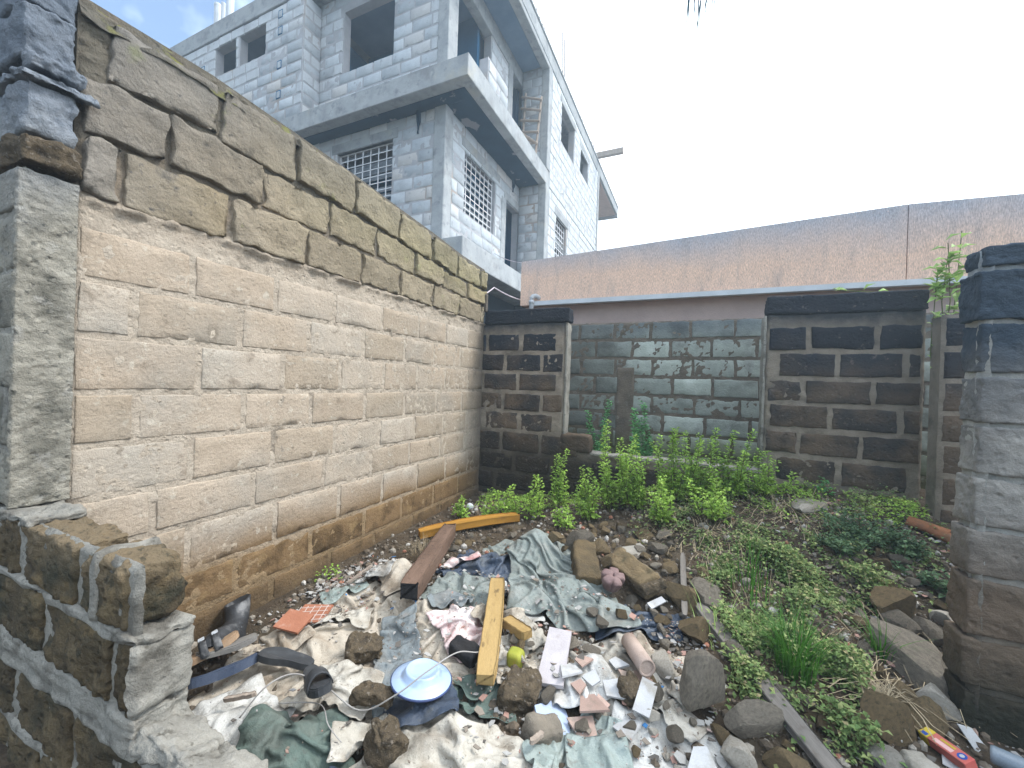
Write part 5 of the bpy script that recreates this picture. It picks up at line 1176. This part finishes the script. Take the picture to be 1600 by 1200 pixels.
for p, d in (((.0, 0, .05), (-1, 0, .2)), ((.1, 0, .045), (.6, -.3, .5)), ((.2, 0, .03), (1, .2, .1)), ((-.05, 0, .055), (-.3, .5, .3))): leaf(V, F, Vector(p), Vector(d), Vector((0, -.6, 1)), .10, .05)
S.build('stem', M['stem'], cr); mesh_obj('foliage', V, F, M['leaf_vine'], cr)
# ground cover, grass, straw
def cover(name, n, m, seed, dens, lf, hmax, label, cat, region):
    rg = random.Random(seed); V = []; F = []; c = 0
    while c < n:
        x = rg.uniform(region[0], region[1]); y = rg.uniform(region[2], region[3])
        if rg.random() > dens(x, y): continue
        z = gz(x, y); k = _ss(-.35, .45, noise.noise((x*4.2, y*4.2, seed))); hh = hmax*k*rg.random()**.8
        s = rg.uniform(*lf); leaf(V, F, Vector((x, y, z+.006+hh)), Vector((rg.uniform(-1, 1), rg.uniform(-1, 1), rg.uniform(-.2, .6))), Vector((rg.uniform(-.4, .4), rg.uniform(-.4, .4), 1)), s, s*rg.uniform(.45, .75)); c += 1
    return tag(mesh_obj(name, V, F, M[m]), label, cat, kind='stuff')
def dg(x, y):
    d = _ss(-.05, .35, x-.12*math.sin(y*3)-(2.9-y)*.05)*(1-_ss(.62, .9, x+.25*noise.noise((x*3, y*3, 2))-.25*_ss(2.6, 3.2, y)))*_ss(1.85, 2.3, y+.2*noise.noise((x*5, y*5, 4)))*(1-_ss(3.0, 3.6, y))
    back = _ss(3.0, 3.5, y)*_ss(-.6, .1, x)*.16
    return min(1, (d+back)*(.05+.95*_ss(-.12, .28, noise.noise((x*3.3, y*3.3, 8))+.35*noise.noise((x*9, y*9, 3)))))
cover('ground_cover', 19000, 'leaf_cover', 3, dg, (.014, .036), .13, 'tangled low green creepers covering the rubble mound', 'ground cover', (-.6, 1.7, 1.7, 4.35))
def dg2(x, y): return _ss(3.75, 4.2, y)*(.15+.85*_ss(-.2, .2, noise.noise((x*4, y*4, 1))))
cover('ground_cover', 5000, 'leaf', 4, dg2, (.016, .034), .09, 'bright small leaves along the foot of the window wall', 'ground cover', (-2.2, 1.65, 3.6, 4.37))
def blades(name, label, cat, x, y, n, h, r_, m, seed, w_=.005, kind=None, flop=.6, flat=False):
    rg = random.Random(seed); V = []; F = []
    for i in range(n):
        a = rg.uniform(0, 6.28); q = rg.random()**.6*r_; px, py = q*math.cos(a), q*math.sin(a); z0 = gz(x+px, y+py)-gz(x, y)
        l_ = h*rg.uniform(.5, 1.1); b = a+rg.uniform(-.8, .8); out_ = rg.uniform(.15, flop)*l_; sd_ = Vector((-math.sin(b), math.cos(b), 0))*w_*rg.uniform(.6, 1.2); k0 = len(V)
        for j in range(5):
            t = j/4; zz = (l_*t*(1-.35*t*(out_/l_))) if not flat else .02+.03*rg.random()+.05*math.sin(t*3.1)*rg.random()
            c = Vector((px+math.cos(b)*(out_*t*t if not flat else l_*(t-.5)), py+math.sin(b)*(out_*t*t if not flat else l_*(t-.5)), z0+zz)); s = sd_*(1-t*.92) if not flat else sd_*.8
            V += [c-s, c+s]
        for j in range(4): F.append((k0+j*2, k0+j*2+1, k0+j*2+3, k0+j*2+2))
    o = mesh_obj(name, V, F, M[m], loc=(x, y, gz(x, y))); return tag(o, label, cat, kind=kind)
blades('grass_tuft', 'bright green grass tuft beside the long grey plank', 'grass', .50, 2.42, 260, .30, .085, 'grass', 1, .0038, flop=.85)
blades('grass_tuft', 'thin grass tuft among stones by the largest boulder', 'grass', .93, 2.72, 40, .26, .04, 'grass', 2, .004, flop=.9)
blades('grass_tuft', 'sparse tall grass stalks above the grey plank', 'grass', .38, 2.95, 36, .34, .16, 'grass', 3, .004, flop=.3)
blades('grass_tuft', 'sparse pale grass at the top of the grey plank', 'grass', .14, 2.52, 40, .22, .14, 'leaf_vine', 4, .004)
blades('dry_straw', 'heap of dry straw stalks on the brown stones', 'straw', .82, 2.40, 80, .34, .13, 'straw', 5, .0026, 'stuff', flat=True)
blades('dry_straw', 'dead stalks standing among the creepers', 'straw', .42, 2.75, 120, .2, .45, 'straw', 15, .0018, 'stuff', .8)
blades('dry_straw', 'dead stalks lying among stones by the pillar', 'straw', 1.05, 2.75, 90, .22, .32, 'straw', 16, .002, 'stuff', flat=True)
blades('dry_straw', 'wisps of dry straw beside the charred beam', 'straw', -1.90, 2.62, 160, .16, .12, 'straw', 6, .0022, 'stuff', .9)
blades('dry_straw', 'mat of dry stalks on the soil before the wall panel', 'straw', .70, 3.95, 150, .26, .38, 'straw', 7, .0022, 'stuff', flat=True)
blades('dry_straw', 'scattered dry stalks on the mound before the weeds', 'straw', .1, 3.45, 170, .2, .45, 'straw', 9, .0022, 'stuff', flat=True)
# palm leaf tips hanging in from above
pf = empty('palm_frond', (-.09, 4.37, 5.25), 'drooping palm leaf tips hanging down against the white sky', 'palm leaf'); rg = random.Random(3)
MB().tube([(-1.0, .5, 1.3), (-.5, .3, 1.1), (-.1, .1, .75), (.25, 0, .45)], [.02, .016, .01, .004], 6).build('rib', M['palm'], pf)
for i in range(14):
    t = i/13; x_ = -.10+.26*t; p = Vector((x_, .1-.08*t, .75-.27*t)); V = []; F = []; l_ = p.z+(rg.uniform(.08, .26) if i < 8 else rg.uniform(-.02, .12)); dx = rg.uniform(-.05, .05)
    for j in range(8):
        q = j/7; c = p+Vector((dx*q*q+.012*math.sin(q*4+i), .02*q, -l_*q)); s_ = .010*(1-q)**.7+.0005; V += [c+Vector((-s_, 0, 0)), c+Vector((s_, .004, 0))]
    for j in range(7): F.append((j*2, j*2+1, j*2+3, j*2+2))
    mesh_obj('leaflet', V, F, M['palm'], pf)

# ---- thin bluish haze volume, added to imitate the lens veil and far fading
hm = bpy.data.materials.new('veil_haze'); hm.use_nodes = True; hn = hm.node_tree.nodes; hl = hm.node_tree.links; hn.clear()
ho = hn.new('ShaderNodeOutputMaterial'); hv = hn.new('ShaderNodeVolumePrincipled'); hv.inputs['Color'].default_value = (.70, .87, 1, 1)
hv.inputs['Density'].default_value = .0085; hv.inputs['Anisotropy'].default_value = .35; hl.new(hv.outputs[0], ho.inputs['Volume'])
hb = MB().box((-62, -62, -1.2), (62, 62, 14)).build('haze', hm); hb['kind'] = 'stuff'; hb['label'] = 'thin haze added to imitate lens veil and far fading'
